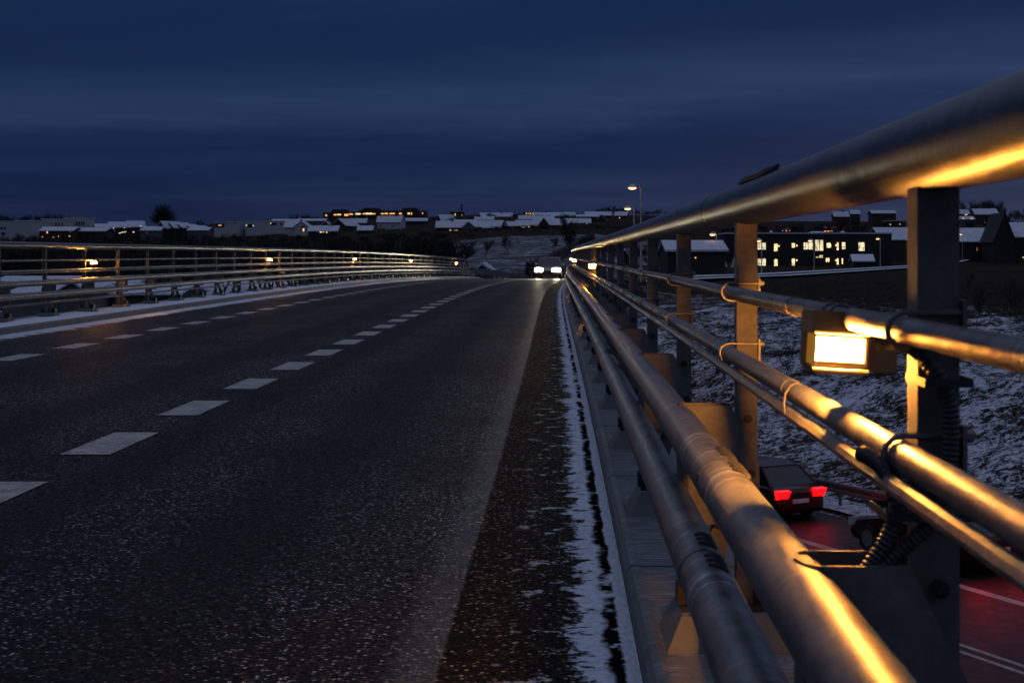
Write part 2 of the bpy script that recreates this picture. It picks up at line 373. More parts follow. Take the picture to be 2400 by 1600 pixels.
# ------------------------------------------------------------------ sky
def build_world():
    w=bpy.data.worlds.new('World'); scene.world=w; w.use_nodes=True; t=w.node_tree; N=t.nodes; L=t.links
    bg=N['Background']
    tc=N.new('ShaderNodeTexCoord'); sx=N.new('ShaderNodeSeparateXYZ'); L.new(tc.outputs['Generated'],sx.inputs[0])
    def mth(op,a,b=None):
        x=N.new('ShaderNodeMath'); x.operation=op
        for i,v in enumerate((a,b)):
            if v is None: continue
            if isinstance(v,(int,float)): x.inputs[i].default_value=v
            else: L.new(v,x.inputs[i])
        return x.outputs[0]
    z=sx.outputs['Z']
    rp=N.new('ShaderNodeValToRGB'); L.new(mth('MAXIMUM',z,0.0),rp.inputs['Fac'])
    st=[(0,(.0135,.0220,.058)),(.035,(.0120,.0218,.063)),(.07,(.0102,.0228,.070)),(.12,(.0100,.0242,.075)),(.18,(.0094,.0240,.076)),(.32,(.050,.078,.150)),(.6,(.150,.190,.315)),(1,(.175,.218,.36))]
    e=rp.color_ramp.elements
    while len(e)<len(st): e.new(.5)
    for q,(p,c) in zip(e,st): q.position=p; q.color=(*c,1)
    # long flat cloud bands: stretched sideways, following a high cloud deck
    cb=N.new('ShaderNodeCombineXYZ')
    zz=mth('ADD',mth('MAXIMUM',z,0.0),.045)
    L.new(mth('DIVIDE',sx.outputs['X'],zz),cb.inputs[0]); L.new(mth('DIVIDE',sx.outputs['Y'],zz),cb.inputs[1])
    mp=N.new('ShaderNodeMapping'); mp.inputs['Scale'].default_value=(.24,.44,1); mp.inputs['Location'].default_value=(3.1,1.75,0); mp.inputs['Rotation'].default_value=(0,0,R(6)); L.new(cb.outputs[0],mp.inputs['Vector'])
    n=N.new('ShaderNodeTexNoise'); n.inputs['Scale'].default_value=1.0; n.inputs['Detail'].default_value=7; n.inputs['Roughness'].default_value=.55; n.inputs['Distortion'].default_value=.35; L.new(mp.outputs[0],n.inputs['Vector'])
    cr=N.new('ShaderNodeValToRGB'); L.new(n.outputs['Fac'],cr.inputs['Fac'])
    st=[(.32,(.80,.84,.88)),(.47,(.97,.98,.99)),(.56,(1.18,1.14,1.08)),(.70,(1.55,1.40,1.25))]
    e=cr.color_ramp.elements
    while len(e)<len(st): e.new(.5)
    for q,(p,c) in zip(e,st): q.position=p; q.color=(*c,1)
    mx=N.new('ShaderNodeMix'); mx.data_type='RGBA'; mx.blend_type='MULTIPLY'; mx.inputs['Factor'].default_value=1
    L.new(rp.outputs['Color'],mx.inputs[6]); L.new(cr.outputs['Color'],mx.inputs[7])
    # broad cloud banks at their own heights, edges wandering with a slow noise
    n2=N.new('ShaderNodeTexNoise'); n2.inputs['Scale'].default_value=2.6; n2.inputs['Detail'].default_value=5; n2.inputs['Roughness'].default_value=.6
    mp2=N.new('ShaderNodeMapping'); mp2.inputs['Scale'].default_value=(1.2,1.2,7); L.new(tc.outputs['Generated'],mp2.inputs['Vector']); L.new(mp2.outputs[0],n2.inputs['Vector'])
    zb=mth('ADD',mth('SUBTRACT',z,mth('MULTIPLY',sx.outputs['X'],.055)),mth('MULTIPLY',mth('SUBTRACT',n2.outputs['Fac'],.5),.075))
    br=N.new('ShaderNodeValToRGB'); L.new(mth('MULTIPLY',zb,4.0),br.inputs['Fac'])
    st=[(0,(1.0,1.0,1.0)),(.16,(1.12,1.08,1.04)),(.25,(.82,.84,.92)),(.36,(.80,.84,.94)),(.44,(1.58,1.40,1.24)),(.52,(1.45,1.32,1.18)),(.60,(.95,.97,1.0)),(.70,(.92,.95,1.0)),(.80,(1.35,1.22,1.12)),(1,(1.1,1.05,1.03))]
    e=br.color_ramp.elements
    while len(e)<len(st): e.new(.5)
    for q,(p,c) in zip(e,st): q.position=p; q.color=(*c,1)
    mb=N.new('ShaderNodeMix'); mb.data_type='RGBA'; mb.blend_type='MULTIPLY'; mb.inputs['Factor'].default_value=1
    L.new(mx.outputs[2],mb.inputs[6]); L.new(br.outputs['Color'],mb.inputs[7]); mx=mb
    # faint warm city glow low in the sky to the east
    gl=mth('MULTIPLY',mth('MAXIMUM',mth('SUBTRACT',sx.outputs['X'],-.02),0.0),mth('MAXIMUM',mth('SUBTRACT',1.0,mth('MULTIPLY',z,5.5)),0.0))
    ad=N.new('ShaderNodeMix'); ad.data_type='RGBA'; ad.blend_type='ADD'; L.new(mth('MULTIPLY',gl,.8),ad.inputs['Factor']); ad.inputs[7].default_value=(.075,.062,.060,1)
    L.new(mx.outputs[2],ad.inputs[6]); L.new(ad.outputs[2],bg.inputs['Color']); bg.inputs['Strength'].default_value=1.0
build_world()

# ------------------------------------------------------------------ terrain
MN=(.883,.469); MD=(-.469,.883)          # motorway normal and heading
MZ=-6.0
def interp(xs,ys,x):
    if x<=xs[0]: return ys[0]
    for i in range(len(xs)-1):
        if x<=xs[i+1]:
            f=(x-xs[i])/(xs[i+1]-xs[i]); return ys[i]+(ys[i+1]-ys[i])*f
    return ys[-1]
TY=[60,120,160,200,300,400,500,650,800,1000,1600,2600]
TA={-.9:[-6,-6,-6,-6,-4,1,5,9,11,13,14,14],-.40:[-6,-6,-6,-6,-4,1.5,6,9.5,11.5,13,14,14],-.30:[-6,-6,-6,-5.6,-3,2.0,6.5,10,12,13,14,14],-.16:[-4,-4,-4,-4,-1.5,3.5,9,15,21,26,27,27],
    -.05:[-1.6,-1.6,-1.1,-.2,3.2,7,10.5,18.5,25,29,30,30],.02:[-1.6,-1.5,-.8,.6,4.2,7.6,11,18,24.5,29,30,30],.07:[-1.4,-1.4,-1.2,-.6,1.8,6.5,11,18,24,28,29,29],.13:[-1.3,-1.3,-1.3,-1.3,-1.3,3,8,15,21,25,27,27],.5:[-1.3,-1.3,-1.3,-1.3,-1.0,3,9,15,20,24,26,26]}
TK=sorted(TA)
TS={}  # snow share on the same tables
def ground_z(X,Y):
    n=MN[0]*X+MN[1]*Y
    yy=max(Y,60); a=X/max(Y,30)
    tab=interp(TK,[interp(TY,TA[k],yy) for k in TK],a)
    if n<4: z=-1.2
    elif n<10.5: z=-1.2+(n-4)/6.5*(MZ+1.2)
    elif n<27: z=MZ
    else: z=MZ+(tab-MZ)*interp([27,35,62],[0,.62,1],n)
    lat=X-shift(Y)
    if Y>101:
        d=abs(lat+4.1)
        rz=zprof(Y)-.14-max(0,d-5.6)*.5
        if Y<260: z=max(z,rz)
        if d<5.6 and Y<175: z=rz
    return z
def snow_share(X,Y):
    n=MN[0]*X+MN[1]*Y; a=X/max(Y,1)
    if n<27 and Y<130: return .49
    if a>.04 and n<58: return .47
    if a>.09 and Y<330: return .385
    if a<-.2 and 150<Y<260: return .70
    if -.085<a<.06 and 120<Y<390: return .475
    if -.2<a<-.08 and 190<Y<330: return .28
    return .16
def build_ground():
    xs=[]
    def geo(a,b,n): return [a*(b/a)**(i/(n-1)) for i in range(n)]
    pos=[0,2,4,6,8,10,12,14,17,20,24,28,32,37,43,50,58,67,77,90,105,120,140,165,195,230,270,320,380,460,560,700,900,1200,1700,2600]
    xs=[-p for p in reversed(pos[1:])]+pos
    ys=[-60,-30,-10,0]+[4*i for i in range(1,40)]+[160+8*i for i in range(0,40)]+[490+20*i for i in range(0,30)]+[1120,1300,1600,2000,2600,3200]
    m=MB()
    def fn(i,j):
        X,Y=xs[i],ys[j]; z=ground_z(X,Y)
        return (X,Y,z+(.25*mnoise.noise(Vector((X*.09,Y*.09,0))) if Y>130 and abs(X-shift(Y)+4.1)>9 else 0))
    m.grid(len(xs),len(ys),fn)
    o=m.build('ground',M['ground'],smooth='all'); tag(o,kind='structure')
    at_=o.data.attributes.new('snow','FLOAT','POINT')
    at_.data.foreach_set('value',[snow_share(v[0],v[1]) for v in m.v])
build_ground()
# the bank across the motorway, with its humps
def bank_z(X,Y):
    h=mnoise.fractal(Vector((X*.55,Y*.55,3.0)),.9,2.1,5)*.22+mnoise.noise(Vector((X*2.1,Y*2.1,1)))*.07
    n=MN[0]*X+MN[1]*Y
    return ground_z(X,Y)+.12+h*min(1,max(0.15,(n-25.6)/3))
def build_bank():
    m=MB(); sn=[]
    nu,nv=150,300
    def fn(i,j):
        n=25.2+ (i/(nu-1))**1.35*40; tt=-4+ j/(nv-1)*78
        return (MN[0]*n+MD[0]*tt, MN[1]*n+MD[1]*tt)
    def f3(i,j):
        X,Y=fn(i,j); return (X,Y,bank_z(X,Y))
    m.grid(nu,nv,f3)
    o=m.build('embankment',M['ground'],smooth='all'); tag(o,kind='structure')
    at_=o.data.attributes.new('snow','FLOAT','POINT')
    vals=[]
    for v in m.v:
        n=MN[0]*v[0]+MN[1]*v[1]; vals.append(interp([25,28,50,58,64],[.54,.50,.485,.41,.30],n))
    at_.data.foreach_set('value',vals)
build_bank()

# ------------------------------------------------------------------ motorway below
def msheet(n0,n1,t0,t1,dz,m=None):
    m=m or MB()
    k=12
    for i in range(k):
        a=t0+(t1-t0)*i/k; b=t0+(t1-t0)*(i+1)/k
        m.quad(*[(MN[0]*n+MD[0]*t,MN[1]*n+MD[1]*t,MZ+dz) for n,t in ((n0,a),(n1,a),(n1,b),(n0,b))])
    return m
tag(msheet(11.3,24.9,-30,260,.05).build('motorway',M['motorway']),kind='structure')
m=MB()
msheet(18.30,18.42,-20,120,.056,m); msheet(18.62,18.74,-20,120,.056,m); msheet(21.85,22.12,-20,120,.056,m); msheet(12.3,12.5,-20,120,.056,m)
tag(m.build('motorway_marking',M['paint']),kind='structure')
gr=empty('guard_rail',(MN[0]*25.7,MN[1]*25.7,MZ)); tag(gr,'dark crash barrier on short posts along the snowy bank below the bridge','crash barrier')
m=MB(); prof=[(0,0),(-.05,.03),(-.05,.09),(0,.13),(0,.18),(-.05,.22),(-.05,.28),(0,.31)]
for t0 in range(-12,92,4):
    for (a,b) in zip(prof[:-1],prof[1:]):
        m.quad(*[(MN[0]*n+MD[0]*t,MN[1]*n+MD[1]*t,.48+z) for (n,z),t in ((a,t0),(b,t0),(b,t0+4.02),(a,t0+4.02))])
m.build('beam',M['post'],gr)
pm=MB().box(-.04,.04,-.03,.03,-.3,.76).mesh('post',M['post'])
for t0 in range(-12,70,2):
    o=link(bpy.data.objects.new('post',pm),gr); o.location=(MN[0]*.07+MD[0]*t0,MN[1]*.07+MD[1]*t0,0); o.rotation_euler=(0,0,R(28))

# ------------------------------------------------------------------ road and deck
YEND=102.0
def ylist(a,b):
    ys=[a]; 
    while ys[-1]<b:
        y=ys[-1]; ys.append(min(b,y+(.5 if y<20 else 1.0 if y<60 else 2.0)))
    return ys
yr=ylist(-6,190)
lats=[-8.30,-7.9,-7.2,-6,-4.5,-3,-1.5,-.6,-.3,0,.22]
m=MB(); m.grid(len(yr),len(lats),lambda i,j:P(lats[j],yr[i],0),lambda i,j:(lats[j],yr[i]))
tag(m.build('road',M['asphalt'],smooth='all'),kind='structure')
m=MB()
def dash(lat0,lat1,y0,y1):
    k=3
    for i in range(k):
        a=y0+(y1-y0)*i/k; b=y0+(y1-y0)*(i+1)/k
        m.quad(P(lat0,a,.005),P(lat1,a,.005),P(lat1,b,.005),P(lat0,b,.005))
# dashes measured on the photograph: half period paint, half gap
DL=1.06; per=2.085; ph=9.07-.52
for i in range(-3,28):
    y=ph+i*per
    if y<92: dash(-3.02,-2.72,y,y+DL)
for i in range(-8,24):
    y=18.15+i*per
    if 8<y<70: dash(-6.48,-6.18,y,y+DL)
for i in range(0,14):
    dash(-2.97,-2.85,66+i*2.5,68.5+i*2.5)
tag(m.build('road_marking',M['paint']),kind='structure')
m=MB(); yd=ylist(-6,YEND)
for lat0,lat1,z0,z1 in ((-9.45,.86,-.95,-.06),):
    m.grid(len(yd),5,lambda i,j:P((lat0,lat1,lat1,lat0,lat0)[j],yd[i],(z1,z1,z0,z0,z1)[j]))
tag(m.build('bridge_deck',M['concrete']),kind='structure')
# kerb beams: blocks with joints at every post
SP=2.08; YR0=2.056; YL0=22.668
def kerb(name,prof,y_first,y_last):
    m=MB(); y=y_first
    while y<y_last:
        a=y+.011; b=y+SP-.011; n=len(m.v); k=len(prof); steps=3
        ring=[]
        for s in range(steps+1):
            yy=a+(b-a)*s/steps
            ins=.012 if s in (0,steps) else 0
            for (x,z) in prof: m.v.append(tuple(P(x+(ins if x<0 and False else 0),yy,z-(.006 if ins else 0))))
        for s in range(steps):
            for q in range(k):
                q2=(q+1)%k; m.f.append((n+s*k+q,n+s*k+q2,n+(s+1)*k+q2,n+(s+1)*k+q))
        m.f.append(tuple(n+q for q in reversed(range(k)))); m.f.append(tuple(n+steps*k+q for q in range(k)))
        y+=SP
    tag(m.build(name,M['concrete']),kind='structure')
kerb('kerb',[(.224,-.05),(.222,.075),(.238,.100),(.262,.104),(.275,.098),(.86,.098),(.86,-.05)],YR0-2.5*SP-.1,YEND)
kerb('kerb',[(-9.42,-.05),(-9.42,.098),(-8.33,.102),(-8.30,.085),(-8.29,-.05)],YL0-14*SP-.1-.5*SP+SP/2,YEND-1)
# snow lying on the far kerb
m=MB()
ys2=[-2+i*.35 for i in range(int((YEND+1)/.35))]
def ksn(i,j):
    y=ys2[i]; u=j/7
    e=.05+.05*mnoise.noise(Vector((y*.6,0,5)))+.03*mnoise.noise(Vector((y*2.3,2,5)))
    lat=-8.335-e*.6-(.62-e*.5)*u
    ph_=((y-YL0+.1)/SP)%1.0; d=min(ph_,1-ph_)*SP
    hh=.035+.02*mnoise.noise(Vector((y*.8,u*2,1)))
    if j in (0,7): hh=-.004
    return P(lat,y,.104+hh*min(1,max(.1,(d if u>.45 else .4)/.3)))
m.grid(len(ys2),8,ksn)
tag(m.build('kerb_snow',M['snow'],smooth='all'),kind='structure')

# ------------------------------------------------------------------ bridge railings
def wob(Y,s,amp):
    k=math.floor(Y/SP); f=Y/SP-k
    a=mnoise.noise(Vector((k*1.7+s*13.1,s*3.3,.5))); b=mnoise.noise(Vector(((k+1)*1.7+s*13.1,s*3.3,.5)))
    return amp*(a+(b-a)*f)
def rail_path(lat,z,y0,y1,seed,amp=.004,step=None):
    out=[];y=y0
    while True:
        p=P(lat+wob(y,seed,amp),y,z+wob(y,seed+50,amp)); out.append(p)
        if y>=y1-1e-6: break
        y=min(y1,y+(SP/4 if y<24 else SP/2))
    return out
def make_post(sgn,detail=True):
    """One railing post at its foot (origin on the road level, road side towards -sgn*X is negative local x)."""
    s=sgn
    def X(a): return s*a     # a: distance from the post's road-side face outwards (negative = towards the road)
    def bx(m,a0,a1,y0,y1,z0,z1): m.box(min(X(a0),X(a1)),max(X(a0),X(a1)),y0,y1,z0,z1)
    m=MB(); bx(m,0,.059,-.06,0,.205,1.297)
    # raking foot towards the road
    m.prism([(X(-.15),.205),(X(-.07),.205),(X(.0),.46),(X(.0),.60)],'y',-.052,-.008)
    post=m.build('post',M['post'])
    subs=[]
    m=MB(); y0,y1=-.20,.14
    n=len(m.v)
    a0,a1=-.215,.13
    q=[(X(a0),y0,.09),(X(a1),y0,.09),(X(a1),y1,.09),(X(a0),y1,.09)]; q2=[(X(a0+.05),y0+.05,.19),(X(a1-.03),y0+.05,.19),(X(a1-.03),y1-.05,.19),(X(a0+.05),y1-.05,.19)]
    if s<0: q=[q[1],q[0],q[3],q[2]]; q2=[q2[1],q2[0],q2[3],q2[2]]
    m.hexa(q+q2); subs.append(m.build('plinth',M['concrete'],post))
    m=MB(); bx(m,-.16,.08,-.10,.04,.19,.206); bx(m,-.172,-.095,-.085,-.005,.206,.262)
    for a in (-.135,.06):
        for y in (-.08,.02): m.cyl((X(a),y,.2),(X(a),y,.255),.016,8); m.cyl((X(a),y,.255),(X(a),y,.275),.009,6)
    subs.append(m.build('base_plate',M['blackmetal'],post))
    # folded bracket that holds the two guard tubes: open at the top, with a raked edge
    m=MB(); poly=[(X(-.145),.44),(X(-.145),.775),(X(-.022),.775),(X(.058),.615),(X(.058),.44)]
    m.prism(poly,'y',-.108,-.102); m.prism([(p[0],p[1]-.002) for p in poly],'y',.003,.009)
    mm=[(X(-.145),-.108),(X(-.165),-.09),(X(-.172),-.05),(X(-.165),-.009),(X(-.145),.009),(X(-.145),.003),(X(-.159),-.011),(X(-.166),-.05),(X(-.159),-.087),(X(-.145),-.102)]
    m.prism(mm,'z',.44,.775)
    subs.append(m.build('bracket',M['post'],post))
    for a,z in ((.030,.735),(.034,.585)):
        m=MB(); m.cyl((X(a),-.108 if z<.7 else -.06,z),(X(a),-.122 if z<.7 else -.074,z),.0125,10); m.cyl((X(a),-.122 if z<.7 else -.074,z),(X(a),-.128 if z<.7 else -.08,z),.0075,8)
        subs.append(m.build('bolt',M['blackmetal'],post))
    if detail:
        for z,r in ((1.096,.0192),(.921,.0222)):
            m=MB(); rr=r+.0055; c=-r
            path=[(X(.078),-.068,z+rr),(X(c),-.068,z+rr)]
            for i in range(1,10):
                an=math.pi/2+math.pi*i/10; path.append((X(c+rr*math.cos(an)),-.068,z+rr*math.sin(an)))
            path+= [(X(c),-.068,z-rr),(X(.078),-.068,z-rr)]
            m.tube(path,.0042,6)
            bx(m,.060,.066,-.075,.006,z-.042,z+.042)
            for sg in (-1,1): m.cyl((X(.066),-.068,z+sg*rr),(X(.076),-.068,z+sg*rr),.009,6)
            subs.append(m.build('clamp',M['bolt'],post,smooth=True))
    for o in subs: pass
    return post
TUBES=[('top_rail',.523-.4936,1.349,.0600,'toprail',16),('middle_rail',-.0195,1.096,.0192,'rail',10),('middle_rail',-.0225,.921,.0222,'rail',10),
       ('conduit_pipe',-.040,.884,.0135,'rail',8),('guard_tube',-.165,.720,.0515,'guard',16),('guard_tube',-.198,.522,.0545,'guard',16),('lower_tube',-.085,.37,.020,'rail',8)]
def build_railing(sgn,lat,ypost0,i0,i1,label,ystart,yend,end_drop):
    root=empty('bridge_railing',P(lat,ypost0,0)); tag(root,label,'railing')
    inv=Matrix.Translation(-root.location)
    for ti,(nm,off,z,r,mk,sd) in enumerate(TUBES):
        y1=yend if nm!='guard_tube' else yend+ (10 if sgn<0 else 3)
        path=rail_path(lat+sgn*off,z,ystart,y1,ti+ (0 if sgn>0 else 20),.0035 if r>.03 else .005,)
        if nm=='top_rail':      # the end bends down to the guard tube
            for k in range(1,5):
                a=k/4; path.append(P(lat+sgn*off,yend+.12+.10*a+ (1.5*max(0,a-.4) if sgn<0 else 0),z-.04*a-(.55*max(0,a-.25) if True else 0)))
        if nm=='guard_tube':
            q=[]
            for p in path:
                d=max(0,p.y-yend); q.append(Vector((p.x,p.y,p.z-.018*d-.0045*d*d)))
            path=q
        path=[inv@p for p in path]
        t=MB().tube(path,r,sd).build(nm,M[mk],root,smooth=True)
        if nm in ('top_rail','guard_tube','middle_rail'):   # sleeve joints
            y=2.92+(0 if nm!='top_rail' else 1.9)+ti*.02
            while y<min(yend,45):
                if y>ystart+.2:
                    a=inv@P(lat+sgn*off+wob(y,ti+(0 if sgn>0 else 20),.0035),y-.004,z+wob(y,ti+(0 if sgn>0 else 20)+50,.0035)); b=a+Vector((heading(y)*.008,.008,0))
                    MB().tube([a,b],r+.0012,sd).build('joint',M['blackmetal'],t,smooth=True)
                y+=SP*3
        if nm=='guard_tube':      # splice slots either side of each joint
            y=2.92+ti*.02; ang=R(62) if z>.6 else R(75)
            while y<10 and sgn>0:
                if y>ystart+.5:
                    for off_y in (-.16,-.115,-.07,.06,.105,.15):
                        yy=y+off_y; c=inv@P(lat+sgn*off+wob(yy,ti+(0 if sgn>0 else 20),.0035),yy,z+wob(yy,ti+(0 if sgn>0 else 20)+50,.0035))
                        pts=[]
                        for k in range(7):
                            an=ang+ (k-3)/3*R(20)*sgn*1.0
                            an2= an if sgn>0 else math.pi-an
                            pts.append(c+Vector((math.cos(an2)*(r+.0005),0.012*(k-3)/3,math.sin(an2)*(r+.0005))))
                        MB().tube(pts,[.004,.0085,.0095,.0095,.0095,.0085,.004],7).build('slot',M['blackmetal'],t,smooth=True)
                y+=SP*3
    pr=make_post(sgn); pr2=None
    for i in range(i0,i1+1):
        Y=ypost0+SP*i
        if i==i0: o=pr; o.parent=root
        else: o=copy_tree(pr,root)
        o.location=P(lat,Y,0)-root.location; o.rotation_euler=(0,0,-heading(Y))
    # conduit straps: bands round the lower middle rail and the pipe
    m=MB()
    for i in range(0,40):
        y=ypost0+SP*(i+.5)-.25+ .5*mnoise.noise(Vector((i*3.3,sgn,0)))
        if y>yend or y>48: continue
        c=inv@P(lat+sgn*(-.031),y,.904)
        path=[]
        for k in range(13):
            an=2*math.pi*k/12; path.append(c+Vector((math.cos(an)*.0255,0,math.sin(an)*.0415)))
        m.tube(path,.0018,5,False)
    m.build('strap',M['bolt'],root,smooth=True)
    return root
rr_=build_railing(1,.4936,YR0,-1,46,'galvanised tubular bridge railing beside the kerb, filling the near side of the view',.62,YR0+46*SP,False)
rl_=build_railing(-1,-8.87,YL0,-4,36,'long galvanised bridge railing across the road behind the snow-covered kerb',12.0,YL0+36*SP,True)
# crash barrier plates that carry on past the far railing's end
fb=empty('guard_rail',P(-8.68,98.5,0)); tag(fb,'pale crash barrier curving down where the far railing ends','crash barrier')
m=MB()
ys3=[98.5+i*1.2 for i in range(24)]
for z0,z1 in ((.56,.80),(.36,.54)):
    def fz(i,j):
        y=ys3[i]; d=y-98.5; p=P(-8.60+.0016*d*d,y,(z0,z1,z1,z0,z0)[j]-.0009*d*d)+Vector(((0,0,-.05,-.05,0)[j],0,0)); return p-fb.location
    m.grid(len(ys3),5,fz)
m.build('beam',M['guard'],fb)
pm2=MB().box(-.04,.04,-.03,.03,-.2,.75).mesh('post',M['post'])
for i in range(0,24,2):
    o=link(bpy.data.objects.new('post',pm2),fb); d=ys3[i]-98.5; o.location=P(-8.71+.0016*d*d,ys3[i],-.0009*d*d)-fb.location

# ------------------------------------------------------------------ railing lamps
def make_lamp(sgn):
    root=empty('railing_lamp',(0,0,0))
    # origin: on the upper middle rail's axis
    m=MB(); w=.046
    m.box(-w-.004,w+.004,-.004,.088,-.026,.012)      # hood wrapped under the rail
    m.prism([(-w-.004,-.078),(w+.004,-.078),(w-.006,-.092),(-w+.006,-.092)],'y',0,.084)
    m.box(-w-.004,-w+.002,.060,.084,-.078,-.026); m.box(w-.002,w+.004,.002,.084,-.078,-.026)
    m.build('housing',M['lamphouse'],root)
    m=MB(); m.box(-w+.003,w-.003,.0085,.078,-.0775,-.0262)
    m.box(-w+.003,w-.003,.0035,.0084,-.0320,-.0262); m.box(-w+.003,w-.003,.0035,.0084,-.0775,-.0700); m.box(-w+.003,-w+.006,.0035,.0084,-.0699,-.0321); m.box(w-.006,w-.003,.0035,.0084,-.0699,-.0321)
    m.build('diffuser',M['amber'],root)
    # glowing lens: bowed front towards oncoming traffic, the road side and the back
    m=MB(); k=8
    for i in range(k):
        a=-1+2*i/k; b=-1+2*(i+1)/k
        ya=yb=.0042
        x0,x1=a*(w-.0062),b*(w-.0062)
        y0=.0080
        m.hexa([(x0,ya,-.0698),(x1,yb,-.0698),(x1,y0,-.0698),(x0,y0,-.0698),(x0,ya,-.0322),(x1,yb,-.0322),(x1,y0,-.0322),(x0,y0,-.0322)])
    m.quad((-sgn*(w-.0015),.012,-.074),(-sgn*(w-.0015),.058,-.074),(-sgn*(w-.0015),.058,-.042),(-sgn*(w-.0015),.012,-.042)) if False else None
    m.build('lens',M['lens'],root)
    m=MB(); m.box(-w+.008,w-.008,.0785,.0800,-.075,-.040); m.build('rear_lens',M['rearlens'],root)
    # side light window to the road
    if sgn<0: m=MB(); x=-sgn*(w+.0045); m.box(min(x,x+.0008),max(x,x+.0008),.012,.052,-.070,-.050); m.build('side_lens',M['lens'],root)
    for z in (-.024,-.084): MB().tube([(-w,-.005,z),(0,-.010,z),(w,-.005,z)],.0022,6).build('trim',M['trim'],root)
    m=MB(); m.box(min(.052*sgn,.098*sgn),max(.052*sgn,.098*sgn),.012,.10,-.085,-.022); m.build('junction_box',M['lamphouse'],root,smooth=True)
    for y in (.012,.072):
        m=MB(); path=[]
        for q in range(13):
            an=2*math.pi*q/12; path.append((math.cos(an)*.0235,y,math.sin(an)*.0235+.0))
        m.tube(path,.003,6,False); m.build('clamp',M['bolt'],root,smooth=True)
    return root
GL='amber lamps clamped along the two bridge railings'
lampR=make_lamp(1); lampL=make_lamp(-1)
RLAB=['big glaring amber lamp hanging from the near railing beside the first post','starlike amber lamp on the near railing, next beyond the big glaring lamp','tiny amber lamp on the near railing just above the oncoming car','amber lamp on the near railing hidden in the bend, second past the starlike one','amber lamp close to the far end of the near railing','last amber lamp past the bend of the near railing']
for i,lb in enumerate(RLAB):
    y=YR0+8*SP*i+.29; o=lampR if i==0 else copy_tree(lampR)
    o.location=P(.4936-.0195-.017,y,1.096); o.rotation_euler=(0,R(3.5),-heading(y)+R(2)); tag(o,lb,'lamp',GL)
LLAB=['amber lamp on the far railing with the wide light pool, first along it','amber lamp on the far railing above the line of dashes, second along it','brightest amber lamp midway along the far railing','amber lamp on the far railing second before the railing bends down','amber lamp at the far railing end where the top rail bends down']
for i,lb in enumerate(LLAB):
    y=YL0+SP*(2+8*i)+.30; o=lampL if i==0 else copy_tree(lampL)
    o.location=P(-8.87+.0195+.012,y,1.096); o.rotation_euler=(0,R(-3.5),-heading(y)-R(4)); tag(o,lb,'lamp',GL)

# ------------------------------------------------------------------ flexible conduits on the first post
def hose(pts,label):
    pts=[Vector(p) for p in pts]; dense=[]
    n=len(pts)
    for i in range(n-1):        # Catmull-Rom
        p0=pts[max(i-1,0)];p1=pts[i];p2=pts[i+1];p3=pts[min(i+2,n-1)]
        L=(p2-p1).length; k=max(4,int(L/.0016))
        for j in range(k):
            t=j/k; dense.append(.5*((2*p1)+(p2-p0)*t+(2*p0-5*p1+4*p2-p3)*t*t+(3*p1-p0-3*p2+p3)*t**3))
    dense.append(pts[-1])
    rr=[];acc=0
    for i,p in enumerate(dense):
        if i: acc+=(p-dense[i-1]).length
        rr.append(.0118+.0017*math.sin(acc/.0075*2*math.pi))
    o=empty('flexible_conduit',dense[-1]); tag(o,label,'conduit')
    MB().tube([p-dense[-1] for p in dense],rr,12).build('hose',M['rubber'],o,smooth='all')
    return o
Yc=1.965
def hp(px,py,Y=Yc): return Vector(((px-VX)*Y/FPX,Y,HC-(py-VY)*Y/FPX))
h1=hose([hp(2020,1062,2.06),hp(2056,1082,2.02),hp(2085,1120,1.985),hp(2100,1165),hp(2104,1195),hp(2088,1243),hp(2062,1292),hp(2024,1350),hp(1996,1420)],'black ribbed conduit curving from the lower pipe into the bracket')
h2=hose([hp(2068,800,2.19),hp(2105,800,2.13),hp(2144,815,2.0),hp(2185,858,1.97),hp(2210,905),hp(2226,960),hp(2228,1030),hp(2222,1100),hp(2205,1165),hp(2178,1226),hp(2142,1262),hp(2096,1302),hp(2046,1350),hp(2010,1420)],'black ribbed conduit running from the lamp down the first post')
tm=MB()
def tie_mb(z,x0,x1,y0,y1):
    m=MB(); t=.0025; h=.006
    m.box(x0-t,x1+t,y0-t,y0,z-h,z+h); m.box(x0-t,x1+t,y1,y1+t,z-h,z+h); m.box(x0-t,x0,y0,y1,z-h,z+h); m.box(x1,x1+t,y0,y1,z-h,z+h); return m
for z,x0,lb in ((1.026,.4925,'black cable tie round the first post just under the lamp'),(.842,.440,'black cable tie holding both conduits to the first post')):
    o=tie_mb(z,x0,.5545,1.950,2.058).build('cable_tie',M['rubber']); tag(o,lb,'cable tie','cable ties on the first post')
# dark strip and a leaf lying on the top rail
m=MB(); pts=[]
for i in range(13):
    y=3.30+.72*i/12; p=P(.523,y,1.349); a=R(112)
    pts.append((p,y))
path=[p+Vector((math.cos(R(118))*.061,0,math.sin(R(118))*.061))+Vector((0,0,.003+.002*math.sin(i*.9)+(.004 if i==0 else 0))) for i,(p,y) in enumerate(pts)]
o=MB().tube(path,[.004+.0065*min(1,(i+.3)/3,(12.6-i)/3) for i in range(13)],6).build('rubber_strip',M['rubber'],smooth=True); tag(o,'dark ragged rubber strip lying along the top rail against the sky','rubber strip')
p=P(.523,6.0,1.349)
m=MB(); c=p+Vector((math.cos(R(140))*.061,0,math.sin(R(140))*.061))
m.hexa([c+Vector(q) for q in ((-.004,-.10,-.014),(.002,-.10,-.010),(.012,.10,.012),(.006,.10,.008),(-.007,-.10,-.010),(-.001,-.10,-.006),(.009,.10,.016),(.003,.10,.012))])
o=m.build('dry_leaf',M['rubber']); tag(o,'small dark leaf stuck to the side of the top rail','leaf')

